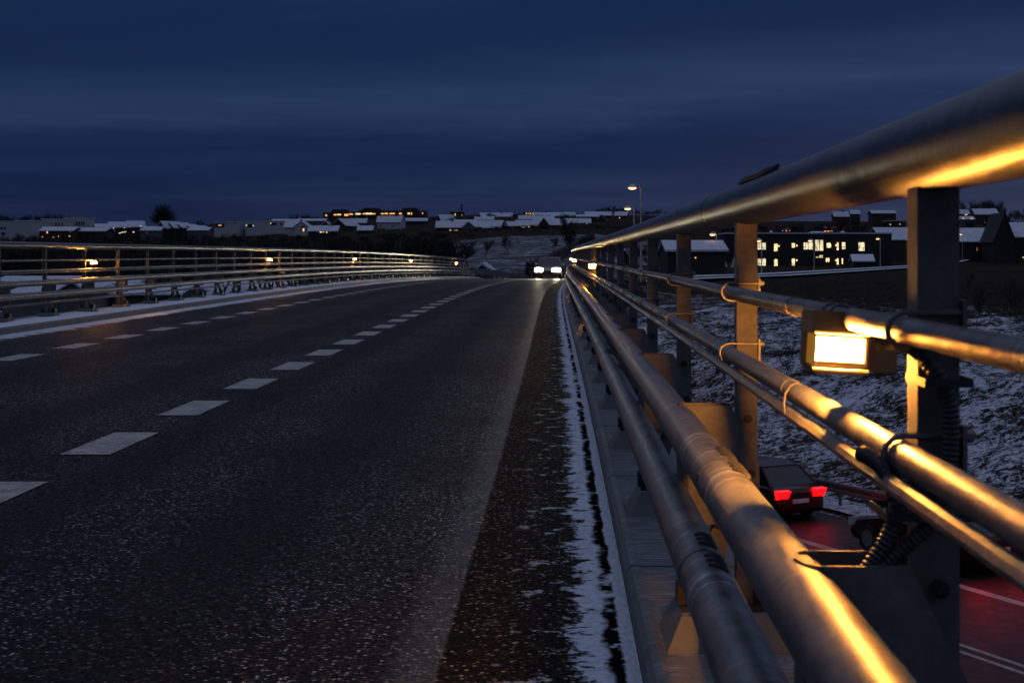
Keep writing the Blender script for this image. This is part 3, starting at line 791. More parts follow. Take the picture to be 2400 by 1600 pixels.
# ------------------------------------------------------------------ vehicles
def make_car(name,label,paint,loc,rz,head,tail,group=None):
    root=empty(name,loc,rz); tag(root,label,'car',group)
    L2,W=2.15,.88
    # stations: y (front negative), half width at sill, belt half width, sill z, bonnet/belt z
    st=[(-2.15,.62,.60,.30,.52),(-2.08,.80,.74,.22,.66),(-1.6,.87,.82,.20,.80),(-.95,.88,.86,.19,.92),(0,.89,.87,.19,.95),(.9,.89,.87,.19,.96),(1.7,.87,.83,.21,.97),(2.08,.82,.76,.25,.90),(2.15,.72,.68,.34,.80)]
    m=MB(); n0=0; K=10
    for (y,ws,wb,zs,zb) in st:
        for (x,z) in ((-ws*.9,zs),(-ws,zs+.12),(-ws,(zs+zb)/2),(-wb,zb-.06),(-wb+.10,zb),(wb-.10,zb),(wb,zb-.06),(ws,(zs+zb)/2),(ws,zs+.12),(ws*.9,zs)): m.v.append((x,y,z))
    for i in range(len(st)-1):
        for j in range(K):
            j2=(j+1)%K; m.f.append((i*K+j,i*K+j2,(i+1)*K+j2,(i+1)*K+j))
    m.f.append(tuple(range(K))); m.f.append(tuple((len(st)-1)*K+j for j in reversed(range(K))))
    m.build('body',M[paint],root,smooth=True)
    cab=[(-1.05,.80,.90),(-.30,.62,1.40),(.6,.62,1.45),(1.25,.62,1.38),(1.85,.74,.95)]
    m=MB(); 
    for (y,w,z) in cab:
        base=.80
        m.v += [(-base,y,.90),(-w,y,z),(w,y,z),(base,y,.90)]
    for i in range(len(cab)-1):
        for j in range(3): m.f.append((i*4+j,i*4+j+1,(i+1)*4+j+1,(i+1)*4+j))
    m.build('windows',M['carglass'],root)
    m=MB()
    for i in range(1,3):
        (y,w,z),(y2,w2,z2)=cab[i],cab[i+1]
        m.hexa([(-w,y,z),(w,y,z),(w2,y2,z2),(-w2,y2,z2),(-w+.03,y,z+.035),(w-.03,y,z+.035),(w2-.03,y2,z2+.035),(-w2+.03,y2,z2+.035)])
    for sx in (-1,1):
        for (a,b) in ((0,1),(3,4)):
            (y,w,z),(y2,w2,z2)=cab[a],cab[b]; m.tube([(sx*w,y,z),(sx*w2,y2,z2)],.035,6)
        m.tube([(sx*.80,.35,.92),(sx*.63,.35,1.42)],.035,6)
    m.build('roof',M[paint],root,smooth=True)
    for sx in (-1,1):
        for y in (-1.35,1.32):
            t=MB().tube([(sx*.72,y,.32),(sx*.90,y,.32)],.32,18).build('wheel',M['tyre'],root,smooth=True)
            MB().tube([(sx*.86,y,.32),(sx*.905,y,.32)],.20,14).build('rim',M['rim'],t,smooth=True)
        MB().hexa([(sx*.58-.25,-2.17,.52),(sx*.58+.25,-2.15,.52),(sx*.58+.25,-1.95,.54),(sx*.58-.25,-1.95,.54),(sx*.58-.24,-2.16,.71),(sx*.58+.24,-2.14,.71),(sx*.58+.24,-1.93,.74),(sx*.58-.24,-1.93,.74)]).build('headlight',M['head' if head else 'headoff'],root)
        MB().hexa([(sx*.60-.18,2.05,.66),(sx*.60+.18,2.05,.66),(sx*.60+.18,2.14,.66),(sx*.60-.18,2.14,.66),(sx*.60-.18,2.05,.88),(sx*.60+.18,2.05,.88),(sx*.60+.18,2.28,.88),(sx*.60-.18,2.28,.88)]).build('taillight',M['tail' if tail else 'tailoff'],root)
        MB().box(sx*.92-.07,sx*.92+.07,-.82,-.68,.93,1.07).build('mirror',M[paint],root)
    MB().box(-.30,.30,-2.17,-2.12,.36,.56).build('grille',M['chrome'],root)
    MB().box(-.26,.26,2.152,2.175,.52,.63).build('number_plate',M['plate'],root)
    return root
YC=95.0
car=make_car('oncoming_car','oncoming car with glaring white headlights cresting the bridge','carpaint_grey',P(-2.75,YC,.0),-heading(YC),True,False)
for sx in (-1,1):
    l=bpy.data.lights.new('headlight_beam','SPOT'); l.energy=2500; l.color=(1,.90,.62); l.spot_size=R(72); l.spot_blend=1.0; l.shadow_soft_size=.07
    o=bpy.data.objects.new('headlight_beam',l); COL.objects.link(o); o.parent=car; o.location=(sx*.60,-2.2,.64); o.rotation_euler=(R(90-3.5),0,R(180))
def mcar(n,t,label,paint,name):
    loc=Vector((MN[0]*n+MD[0]*t,MN[1]*n+MD[1]*t,MZ+.05))
    return make_car(name,label,paint,loc,math.atan2(MD[0],-MD[1]),False,True,'cars braking on the motorway below')
mcar(23.5,25.7,'dark red car with glowing tail lights on the motorway, partly behind the first post','carpaint','braking_car')
mcar(23.5,33.0,'dark red car with glowing tail lights on the motorway, ahead of another beside the conduits','carpaint','braking_car')

# ------------------------------------------------------------------ street lamps
def street_lamp(hx,hy,px,by,Y,label):
    base=at(px,by,Y); gz=min(base.z,ground_z(base.x,base.y)+.05); top=at(hx,hy,Y)
    root=empty('street_lamp',(base.x,Y,gz)); tag(root,label,'street lamp','street lamps beyond the bridge')
    h=top.z-gz; dx=top.x-base.x; s=1 if dx>0 else -1
    arm=abs(dx); pth=[(0,0,0),(0,0,h*.45),(0,0,h-arm*.55)]
    for k in range(1,7):
        a=k/6*math.pi/2; pth.append((dx*.55*(1-math.cos(a)),0,h-arm*.55+arm*.60*math.sin(a)))
    pth.append((dx,0,h+arm*.05))
    MB().tube(pth,[.075,.06,.055]+[.045]*7,8).build('pole',M['poleMetal'],root,smooth=True)
    m=MB().lathe([(.03,.10),(.12,.06),(.26,-.02),(.36,-.16),(.37,-.20)],(dx,0,h),16); m.build('shade',M['shade'],root,smooth=True)
    MB().lathe([(.345,-.205),(.30,-.30),(.16,-.36),(.02,-.38)],(dx,0,h),14).build('lens',M['streetlens'],root,smooth=True)
for a in ((1482,434,1502,640,118,'tall street lamp with a glowing dome standing highest above the near railing'),(1471,484,1486,640,150,'shorter-looking street lamp with a glowing dome just below the tall one'),
          (1670,545,1679,655,165,'street lamp in front of the grey snow roof between two railing posts'),(1777,560,1785,648,174,'street lamp before the first lit windows of the two-storey building'),
          (1899,561,1908,637,225,'street lamp before the tall lit window of the two-storey building'),(2057,557,2063,630,278,'street lamp before the dark end of the two-storey building'),
          (2251,547,2256,616,330,'street lamp standing just past the first railing post')): street_lamp(*a)

# ------------------------------------------------------------------ houses
LIT={'o':'litorange','r':'litdim','w':'litwarm','c':'litcool','d':'glassdark'}
def house(x0,x1,yr_,ye,yb,Y,kind,wall,label,wins=(),yaw=0,roof='roofsnow',chim=None,depth=None,cat='house',name='house',frames=False,group=None):
    A=at(x0,yb,Y); B=at(x1,ye,Y); w=B.x-A.x; cx=(A.x+B.x)/2
    D=depth or max(6.0,min(10,w*.8)); hw=w/2; eh=B.z-A.z
    root=empty(name,(cx,Y+D/2,A.z),R(yaw)); tag(root,label,cat,group)
    f=D/2; low=-5.0
    if kind=='F':
        m=MB().box(-hw,hw,-f,f,low,eh); m.build('wall',M[wall],root)
        MB().box(-hw-.15,hw+.15,-f-.15,f+.15,eh+.002,eh+.28).build('roof',M[roof],root)
    elif kind=='E':
        rz=HC-(yr_-VY)*(Y+D/2)/FPX-A.z
        m=MB().prism([(-f,low),(f,low),(f,eh),(0,rz-.06),(-f,eh)],'x',-hw,hw); m.build('wall',M[wall],root)
        m=MB(); ov=.4; sl=(rz-eh)/f
        for s in (-1,1):
            a=(s*(f+ov),eh-ov*sl); b=(0,rz)
            m.prism([(a[0],a[1]),(b[0],b[1]),(b[0],b[1]+.22),(a[0],a[1]+.22)] if s<0 else [(b[0],b[1]),(a[0],a[1]),(a[0],a[1]+.22),(b[0],b[1]+.22)],'x',-hw-.35,hw+.35)
        rf=m.build('roof',M[roof],root)
    else:
        rz=HC-(yr_-VY)*Y/FPX-A.z
        m=MB().prism([(-hw,low),(hw,low),(hw,eh),(0,rz-.06),(-hw,eh)],'y',-f,f); m.build('wall',M[wall],root)
        m=MB(); ov=.35; sl=(rz-eh)/hw
        for s in (-1,1):
            a=(s*(hw+ov),eh-ov*sl); b=(0,rz)
            m.prism([(a[0],a[1]),(b[0],b[1]),(b[0],b[1]+.22),(a[0],a[1]+.22)],'y',-f-.35,f+.35)
        rf=m.build('roof',M[roof],root)
    if chim is not None and kind!='F':
        c=chim*hw; MB().box(c-.3,c+.3,-.35,.35,(rz if kind=='E' else eh+ (rz-eh)*(1-abs(chim)))-.4,rz+1.0).build('chimney',M['brick'],rf)
    for (wx,wy,ww,wh,k) in wins:
        c=at(wx,wy,Y); lx=c.x-cx; lz=c.z-A.z; hwx=ww*Y/FPX/2; hwz=wh*Y/FPX/2
        if abs(lx)>hw-.05: continue
        p=MB().box(lx-hwx,lx+hwx,-f-.07,-f+.02,lz-hwz,lz+hwz).build('window',M[LIT[k]],root)
        if frames:
            m=MB(); e=.09; y0,y1=-f-.11,-f-.072
            m.box(lx-hwx-e,lx-hwx,y0,y1,lz-hwz-e,lz+hwz+e); m.box(lx+hwx,lx+hwx+e,y0,y1,lz-hwz-e,lz+hwz+e)
            m.box(lx-hwx,lx+hwx,y0,y1,lz+hwz,lz+hwz+e); m.box(lx-hwx,lx+hwx,y0,y1,lz-hwz-e,lz-hwz)
            if hwx>.7: m.box(lx+hwx*.05-.06,lx+hwx*.05+.06,y0,y1,lz-hwz,lz+hwz)
            m.box(lx-hwx,lx+hwx,y0+.005,y1,lz-hwz*.35-.04,lz-hwz*.35+.04)
            m.build('frame',M['timber'],p)
    return root
def win(*a): return a
def darkrow(xs,y,w,h): return tuple((x,y,w,h,'d') for x in xs)
H=house
# far side of the valley, from the west
H(0,66,0,519,565,560,'F','white','white apartment block with one balcony window, lowest of the stepped white row',darkrow((4,12),535,5,6)+darkrow((8,),548,9,6),cat='apartment block',name='apartment_block',depth=12)
H(36,97,0,518,565,575,'F','white','white apartment block with a row of dark windows in the stepped row',darkrow((42,54,62,70,84,91),535,4,8),cat='apartment block',name='apartment_block',depth=12)
H(97,149,0,514,560,590,'F','white','white apartment block with one orange window in the stepped row',((111,526,4,5,'o'),)+darkrow((117,121,131,138,146),526,3.5,7),cat='apartment block',name='apartment_block',depth=12)
H(149,200,0,511,560,605,'F','white','white apartment block standing highest at the end of the stepped row',darkrow((152,158,166,172,180,186,192,197),524,3.2,9),cat='apartment block',name='apartment_block',depth=12)
H(92,171,533,541,566,450,'E','brick','low dark brick row house with six glowing orange dots under its snow roof',((111,544.5,2.5,4.5,'o'),(99,555,2.5,2.5,'o'),(125,556,2.8,2.8,'w'),(138,554,3,4,'o'),(151,554,5,3.5,'r'),(163,553.5,2.5,3.5,'w'),(165,543.5,2,2,'r')),depth=9)
H(172,247,535,542,566,455,'E','brick','low unlit brick row house under a long patchy snow roof',darkrow((185,200,216,232),552,4,4),depth=9)
H(218,266,526,533,562,470,'E','timber','dark gabled house whose snow roof ends in one lamp',((257,534.6,2.2,2,'w'),),yaw=22)
H(250,297,521,532,562,480,'E','timber','dark gabled house with a row of three white lit windows',((273,546,4,2.4,'c'),(279,544.4,4,2.4,'c'),(284.5,543.4,4,2.4,'c'),(283,533,3.6,2.2,'w')),yaw=22)
H(292,330,519,531,562,490,'E','timber','dark gabled house with two lamps beside the round tree',((305,544,3.4,2.2,'c'),(306,531.4,3,2,'w'),(321,530,3,2,'w')),yaw=22)
H(330,376,532,540,556,470,'E','greywall','small snowed terrace house below the round tree',((344,545,2,2,'r'),),depth=7)
for i,(x,lb,ws) in enumerate(((378,'mono-pitched terrace house under the round tree, first of the slanting roofs',((395,543,1.8,2,'r'),)),(398,'mono-pitched terrace house with one orange lamp, among the slanting roofs',((406,542,2.6,3,'o'),)),(418,'mono-pitched terrace house with a dim lamp, among the slanting roofs',((420,542,2.2,2,'r'),)),(438,'mono-pitched terrace house at the end of the slanting roofs',((452,545,2,2,'d'),)))):
    H(x,x+24,519+i*3.2,533,556,474+i*2,'G','timber',lb,ws,yaw=-25,depth=9)
H(440,488,534,540,556,466,'E','greywall','low snowed house between the slanting roofs and the white flat house',((476,547,3,2,'d'),),depth=7)
H(503,556,0,521.5,552,520,'F','white','white flat-roofed house with an orange slit in its dark opening',((515.5,528.5,22,9,'d'),(515.5,528,7,2.4,'o')),depth=9)
H(575,622,0,519.5,552,525,'F','white','white flat-roofed house with two bright porch lamps',((587,529,13,8,'d'),(577.5,528,2.4,2.8,'c'),(593,529,2.4,2.8,'c')),depth=9)
H(622,690,0,519,552,540,'F','white','long white house with a dark band of glass and one small lamp',((640,525,17,5,'d'),(634.5,523.4,2.2,2.6,'w'),(659,525,4,5,'d')),depth=10)
H(637,700,514.5,518,540,640,'E','white','long flat snow roof rising behind the white houses',darkrow((650,670,690),526,4,4))
H(695,762,513.5,518,535,650,'E','greywall','long pale snow roof behind the arched gable house',darkrow((715,735,755),524,4,4))
H(667,708,519,532,550,500,'E','white','white house side with snow roof joined behind the arched gable',darkrow((690,694,698),538,2.6,4.5))
H(690,722,519,531,550,496,'G','white','white gabled house with an arched attic window and one orange window',((711.5,539,3.4,6.5,'o'),(706,539,3.2,5,'d'),(717,539,3.2,5,'d'),(709,531.5,8,2,'d')),depth=9)
H(722,790,530,541.5,560,478,'E','timber','dark bungalow under a bright snow roof with three warm windows',((751.5,543.8,4,2.8,'w'),(758,543.4,3,2.8,'w'),(766,544.4,2.8,2.6,'w')),chim=.55)
H(748,778,520,530,546,560,'G','greywall','grey gabled house standing behind the bright snow roof bungalow',darkrow((763,),527,4,4),chim=.7)
H(786,822,513,528,556,540,'G','timber','dark steep gabled house with stripes of snow on its roof',((800,536,2,3,'d'),),yaw=-18,depth=12)
H(817,858,513,522,548,580,'E','timber','house with a roof hatch dark in its snow roof',((833.2,537,2.4,2.6,'w'),(837,537,2.4,2.6,'w'),(833,541,1.4,1.8,'r'),(836.6,541,1.4,1.8,'r')))
H(838,872,530,539.5,556,500,'E','timber','small dark house with a plain snow roof among bushes',darkrow((850,),545,4,3))
H(884,908,507.5,520,548,560,'E','white','narrow white house attached to the big white gabled house',darkrow((892,),530,3,4))
H(906,943,507,520,545,545,'E','white','big white house with a tall bright snow roof',((933,539.5,4,2,'o'),(925,530,3,4,'d')),yaw=-14,chim=.1)
H(948,1000,512,518,540,600,'E','timber','dark house half hidden by bare bushes below the school',darkrow((955,962),520,2,5))
# the school on the hill: one complex of dark volumes
sc=empty('school_building',at(870,510,850)); tag(sc,'long dark flat-roofed school on the hilltop with bands of lit windows','school')
for (a,b,yt) in ((758,778,498),(778,811,491),(811,852,497),(841,860,492),(852,886,487.5),(886,944,493.5),(944,976,487.3),(976,997,494.5)):
    p=at(a,yt,850)-sc.location; q=at(b,515,850)-sc.location; k=.3*((a*7)%5); MB().box(p.x,q.x-.05,-k,14+k,q.z-6,p.z).build('wing',M['timber'],sc)
for (a,b,y,h,k) in ((764,767,505,4,'o'),(783,790,503.5,2.6,'o'),(792,800,503.2,2.6,'w'),(808,817,504,4,'o'),(819,828,502.2,2.4,'o'),(834,846,501.6,3,'w'),(851,857,501.2,2.4,'o'),(858,866,500.8,3.4,'w'),(867,873,501,3.4,'w'),(874,880,501.4,2.4,'o'),(894,900,501,2.6,'o'),(902,910,500.8,2.6,'o'),(914,926,500.8,2.4,'o'),(936,942,500.8,3,'o'),(956,961,500.6,3.2,'w'),(964,966,501,5,'o'),(990,992,500,3,'o')):
    p=at(a,y-h/2,850)-sc.location; q=at(b,y+h/2,850)-sc.location; MB().box(p.x,q.x,-1.42,-1.25,q.z,p.z).build('window',M[LIT[k]],sc)
H(1026,1062,504,517,532,640,'E','brick','brick house with a triangular snow roof on the slope under the mast',((1032,522,3,4,'d'),),yaw=28)
H(1022,1088,519,533,552,500,'E','timber','house with branches across its snow roof and two orange windows',((1056,540,4.6,2.8,'w'),(1066,540,3,2,'o'),(1070.5,540.6,3.6,3,'o')),chim=.1)
H(1083,1114,520,533,552,498,'G','greywall','pale gabled house end beside the snow roof with branches',darkrow((1092,1101),538,4,5),depth=10)
H(1066,1114,516,521,534,560,'E','timber','low snow roof just behind the pale gabled house end',darkrow((1090,),527,4,3))
H(1106,1178,517.5,533.5,552,505,'E','brick','wide house with a lighter panel in its big snow roof',darkrow((1130,1150,1165),540,4,3),yaw=-10)
H(1113,1156,508.8,515,530,600,'E','timber','house with two small dormers in a grey snow roof',darkrow((1130,1140),513.5,2.4,2.4),chim=-.5)
H(1125,1200,499.5,512,526,700,'E','brick','long white-roofed house highest on the slope with three chimneys dots',darkrow((1140,1160,1180),517,4,4),chim=.3)
H(1055,1086,0,496,520,820,'F','timber','dark flat building with a snowed top edge below the mast',((1067,502,2,3.4,'o'),(1067,506.4,2,2.6,'o'),(1052,501,4,2,'o'),(1082.5,504,1.4,1.6,'c')),depth=10)
H(1162,1190,524,533,550,510,'G','timber','small dark gabled house next to the wide panelled roof',((1175,541,3,3,'d'),),depth=9)
H(1186,1214,520,532,550,540,'E','greywall','grey house with steep snow roof and skylights between two gables',((1205,535,3,2,'o'),),yaw=20)
H(1216,1258,505.5,515,530,640,'E','timber','square house with shadowed hip under its snow roof',darkrow((1230,1244),519,4,3))
H(1209,1278,517,529,546,520,'E','brick','low house with a row of orange windows and grey snow roof',((1222,532.8,2.4,2.6,'w'),(1226,532.8,2.4,2.6,'w'),(1230,532.8,2.4,2.6,'w'),(1225,536,2,1.6,'o'),(1240,530.6,4.2,4,'o'),(1255,530.4,2.4,3.6,'o'),(1204,535,2.4,2.2,'w')))
H(1262,1287,511,527,546,515,'G','brick','steep dark gable between two long snow roofs',((1275,533,3,4,'d'),),depth=11)
H(1284,1328,517,527,542,530,'E','timber','hip-roofed house with grey snow beside the steep dark gable',darkrow((1300,1312),531,4,3))
H(1250,1298,507,515.5,530,600,'E','timber','house with dull snow roof behind the steep dark gable',darkrow((1262,1280),520,4,3))
H(1294,1384,513,522.5,540,560,'E','brick','very long low house under a clean snow roof with one lamp at its end',((1375.6,526,2.6,2.8,'w'),(1330,526,3,2,'r'),(1311,526,3,2,'r'),(1350,526,3,2,'d')))
H(1250,1324,498.8,506,520,720,'E','brick','long snow roof on the skyline with small chimneys',darkrow((1265,1285,1305),510,4,3),chim=-.2)
H(1322,1347,498.2,506,520,725,'E','brick','short snow roof on the skyline beside the long one',darkrow((1335,),510,4,3),yaw=15)
H(1226,1262,0,497.5,515,800,'F','timber','dark flat block on the skyline with four amber windows',((1234,501,2.4,3.2,'o'),(1239.6,501,1.2,3.4,'o'),(1243.4,500.6,1.6,3.2,'o'),(1248.6,501,1.6,3.2,'o')),depth=10)
H(1345,1362,499,506,520,730,'G','brick','small gabled house on the skyline with one bright roof side',((1350,511,2,2,'d'),),depth=9)
H(1352,1402,504,508,524,600,'E','brick','long dark-walled house with a thin snow edge on its roof',darkrow((1365,1380,1392),512,4,3))
H(1399,1420,503,514,524,598,'G','brick','gabled end white with snow joined to the long dark-walled house',darkrow((1408,),517,3,3),depth=9)
H(1372,1432,497,505,518,690,'E','tile','broad snow roof on the hill below the grove',darkrow((1390,1410),510,4,3))
H(1444,1472,497,505,520,680,'E','tile','separate snow roof by the grove behind the street lamps',((1455,510.6,2,2.2,'o'),),yaw=-12)
# telephone mast
ms=at(1082,496,900); mast=empty('radio_mast',ms); tag(mast,'thin radio mast against the sky above the houses','mast')
MB().tube([(0,0,-4),(0,0,5.2)],.28,6).build('pole',M['timber'],mast)
m=MB()
for z in (1.2,2.0,3.6): m.box(-.9,.9,-.2,.2,z,z+.5)
m.build('antenna',M['timber'],mast)
# by the bridge: sheds and roofs down in the valley
H(-30,150,650,668,700,185,'E','timber','snowed cottage roof with two dark vents seen through the far railing',(),roof='roofsnow',depth=14)
H(18,205,671,690,735,152,'E','greywall','long tiled snow roof low behind the far railing with a gable beside it',(),depth=12)
H(143,196,662,679,730,150,'G','greywall','pale gable of the tiled roof seen between far railing posts',(),depth=10)
H(215,300,655,664,700,190,'E','white','snow-roofed house behind the far railing beyond the first lamp',(),depth=12,yaw=10)
H(262,420,668,690,730,158,'E','timber','patchy snow roof seen low through the far railing past the gable',(),depth=12)
H(1113,1147,620,633,660,128,'G','timber','small dark shed gable past the end of the far railing',(),depth=6,name='shed',cat='shed')
# beyond the bank
H(1565,1700,567,588,640,160,'E','timber','wide house under a grey snow roof between two posts of the near railing',((1630,604,3,3,'o'),),depth=12)
H(1452,1478,585,607,650,190,'G','timber','steep snow-roofed house in the gap between near railing posts',(),depth=9)
bw=[(1785,577,19,16,'c'),(1818,580,8,17,'w'),(1859,575,7,10,'w'),(1894,576.5,21,16,'c'),(1920,575,18,25,'c'),(1942,575,9,11,'w'),(1963,577,4,18,'w'),(1977,576,8,16,'c'),(2019,578,14,20,'c'),
    (1785,614.5,19,16,'c'),(1818,615.5,8,16,'w'),(1859,614.5,7,16,'w'),(1915,603,6,3,'c'),(1924,601,8,6,'c'),(1937,609,3,9,'w'),(1941.5,609,4,9,'w'),(1963,613,4,14,'w'),(1974,612,2.6,13,'w')]
bb=H(1700,2090,0,548,628,308,'F','timber','long two-storey timber building with two rows of lit windows',bw,frames=True,depth=14,cat='building',name='timber_building')
for (x,y) in ((1825,576.5),(1867,575.5),(1946,575),(1959,575),(1867,610),(1959,610)):
    c=at(x,y,308)-bb.location; MB().lathe([(.02,.16),(.14,.05),(.14,-.08),(.03,-.16)],(c.x,-7.22,c.z),10).build('wall_lamp',M['streetlens'],bb,smooth=True)
m=MB()
for (x,wd,hh) in ((1815,9,5),(1925,40,3.5),(1985,14,4),(1912,16,3)):
    c=at(x,548,308)-bb.location; w=wd*.0462; m.lathe([(w,.28),(w*.8,.28+hh*.06),(w*.4,.28+hh*.09),(.05,.28+hh*.1)],(c.x,-2,c.z),12)
m.build('roof_snow_mound',M['snow'],bb,smooth=True)
H(2066,2200,535,562,628,330,'E','brick','barn with a wide white snow roof behind the end of the timber building',(),depth=16)
H(2000,2046,598,610,628,296,'E','timber','small hut with a snow roof in front of the timber building',(),depth=3,name='hut',cat='hut',roof='snow')
H(1830,1858,0,538,552,520,'F','brick','distant block glowing with three rows of orange lights above the timber building',((1834,541,2.6,2,'o'),(1843,541,2.6,2,'o'),(1851,541,2.6,2,'o'),(1832,546.5,2,1.4,'w'),(1836,546.5,2,1.4,'w'),(1840,546.5,2,1.4,'o'),(1844,546.5,2,1.4,'w'),(1848,546.5,2,1.4,'o'),(1852,546.5,2,1.4,'w')),depth=8)
H(1930,1957,0,533,552,560,'F','brick','distant dark block with two strips of dim orange windows',((1938,534,10,1.3,'r'),(1950,534,8,1.3,'r'),(1934,542,5,1.6,'o'),(1941,542,4,1.6,'o'),(1948,541,5,2,'w')),depth=8)
H(2044,2100,494,500,516,640,'E','brick','far snow roof on the hill with two lit windows below it',((2087,526,2.4,2.6,'w'),(2109,526,2.4,2.6,'w')))
H(1955,1990,497,507,520,650,'E','brick','far patchy snow roof on the dark wooded hill',(),chim=.3)
H(1995,2016,493,501,515,700,'E','brick','small far snow roof beside the patchy one on the dark hill',())
H(2080,2116,0,518,540,560,'F','timber','dark far house with two orange lamps below the long far snow roof',((2087,526,2.6,2.6,'w'),(2109,525.6,2.2,2.4,'o')),depth=8)
H(2240,2272,492.5,501,516,620,'E','brick','snow-roofed house with a pair of lamps on the hill past the first post',((2262.5,503,1.8,2.4,'w'),(2265.8,502.4,2,2.6,'w')))
H(2246,2284,508,514,524,560,'E','greywall','pale house front with three orange lamps on the hill past the first post',((2258,512,2.4,2.6,'o'),(2275,513.4,2.6,2.6,'w'),(2278.8,512,2.2,2.4,'w')))
H(2285,2340,490,502,520,680,'E','brick','branch-crossed snow roof highest on the hill past the first post',((2284,503,1.6,1.8,'o'),(2308,521,1.6,1.6,'o')))
H(2225,2330,536,566,630,330,'E','timber','barn with a branch-crossed snow roof past the first post',((2290,584,2.6,8,'r'),),depth=14)
H(2330,2378,500,560,628,318,'G','timber','tall steep dark gable rising over the snow-roofed barn',(),depth=10,roof='tile')
H(2372,2440,523,555,628,322,'E','timber','snow-roofed barn cut by the edge of the picture',((2398,603,2.4,3,'c'),),depth=14)
for (x,yb,yt,hw,lb) in ((1697,631,606,11,'pale canvas tepee with an open dark door'),(1720,632,604,10,'second pale canvas tepee half behind the post')):
    c=at(x,yb,255); t=at(x,yt,255); s=hw*255/FPX; hgt=t.z-c.z
    root=empty('tepee_tent',c); tag(root,lb,'tent','tepee tents by the playground')
    MB().lathe([(s,-.5),(s*.98,0),(s*.5,hgt*.5),(.06,hgt)],(0,0,0),12).build('canvas',M['canvas'],root)
    MB().prism([(-s*.28,0),(s*.28,0),(0,hgt*.42)],'y',-s*1.0,-s*.60).build('door',M['rubber'],root)
    m=MB()
    for k in range(5):
        an=k*1.257; m.tube([(-.25*math.cos(an)*0,0,hgt*.95),(.30*math.cos(an),.30*math.sin(an),hgt+.45)],.03,5)
    m.build('pole',M['bark'],root)
# lane with snowed edges in front of the timber building
m=MB(); la=[at(1560,672,140),at(1790,657,165),at(2125,630,290),at(2420,614,420)]
pts=[]
for i in range(len(la)-1):
    for k in range(12): pts.append(la[i].lerp(la[i+1],k/12))
pts.append(la[-1])
mm=MB()
for i,p in enumerate(pts):
    d=(pts[min(i+1,len(pts)-1)]-pts[max(i-1,0)]); nx=Vector((-d.y,d.x,0)).normalized()
    for w,dz in ((-3,.28),(-2.2,.34),(-1.9,.30),(1.9,.30),(2.2,.42),(3.6,.28)):
        q=p+nx*w; mm.v.append((q.x,q.y,ground_z(q.x,q.y)+dz))
k=6
for i in range(len(pts)-1):
    for j in range(k-1): mm.f.append((i*k+j,i*k+j+1,(i+1)*k+j+1,(i+1)*k+j))
o=mm.build('lane',M['snow'],smooth='all'); o.data.materials.append(M['motorway']); tag(o,kind='structure')
for i,p in enumerate(o.data.polygons):
    if i%5==2: p.material_index=1
# fence climbing the snowy field past the car
fa,fb_=at(1236,613,150),at(1392,541,330)
fr=empty('field_fence',(fa.x,fa.y,ground_z(fa.x,fa.y))); tag(fr,'dark rail fence climbing the snowy field above the oncoming car','fence')
m=MB(); 
for zz in (.45,1.0,1.45):
    path=[]
    for i in range(40):
        p=fa.lerp(fb_,i/39); g=ground_z(p.x,p.y); path.append(Vector((p.x,p.y,g+zz))-fr.location)
    m.tube(path,.24,5)
m.build('fence_rail',M['bark'],fr)
pm3=MB().box(-.1,.1,-.1,.1,-.4,1.8).mesh('post',M['bark'])
for i in range(0,40):
    p=fa.lerp(fb_,i/39); o=link(bpy.data.objects.new('post',pm3),fr); o.location=Vector((p.x,p.y,ground_z(p.x,p.y)))-fr.location

# ------------------------------------------------------------------ trees and shrubs
def tree_mesh(seed,h,spread,levels,trunk_r,nb=(5,4,4,3),twig=.02,dome=True,base=.25,up=.35):
    r=random.Random(seed); T=MB(); Cw=MB()
    def branch(p,d,L,rad,lv):
        k=4 if lv<2 else 2
        pts=[p.copy()]; q=p.copy(); dd=d.copy()
        for i in range(k):
            dd=(dd+Vector((r.gauss(0,.16),r.gauss(0,.16),r.gauss(.04,.10)))).normalized(); q=q+dd*L/k; pts.append(q.copy())
        mb=T if lv<1 else Cw
        mb.tube(pts,[max(twig,rad*(1-.65*i/k)) for i in range(k+1)],6 if lv==0 else 4 if lv==1 else 3,False)
        if lv>=levels: return
        n=nb[min(lv,len(nb)-1)]
        for i in range(n):
            f=base+(1-base)*(i+r.random()*.8)/n if lv==0 else .25+.75*(i+r.random())/n
            f=min(f,1); s=pts[min(k,int(f*k))].lerp(pts[min(k,int(f*k)+1)],f*k-int(f*k)) if int(f*k)<k else pts[k]
            az=r.uniform(0,2*math.pi)
            side=Vector((math.cos(az),math.sin(az),0))
            nd=(d*(.55 if lv else .35)+side*spread*(1.0 if lv else 1.1)+Vector((0,0,up))).normalized()
            branch(s,nd,L*(r.uniform(.50,.72) if lv else r.uniform(.42,.62)),rad*.5,lv+1)
    branch(Vector((0,0,-.3)),Vector((0,0,1)),h*.62,trunk_r,0)
    return T.mesh('trunk',M['bark']),Cw.mesh('crown',M['twig'])
def put_tree(mesh,name,label,loc,s,rz,group=None,cat='tree',sz=None):
    root=empty(name,loc,rz); root.scale=(s,s,sz or s); tag(root,label,cat,group)
    link(bpy.data.objects.new('trunk',mesh[0]),root); link(bpy.data.objects.new('crown',mesh[1]),root); return root
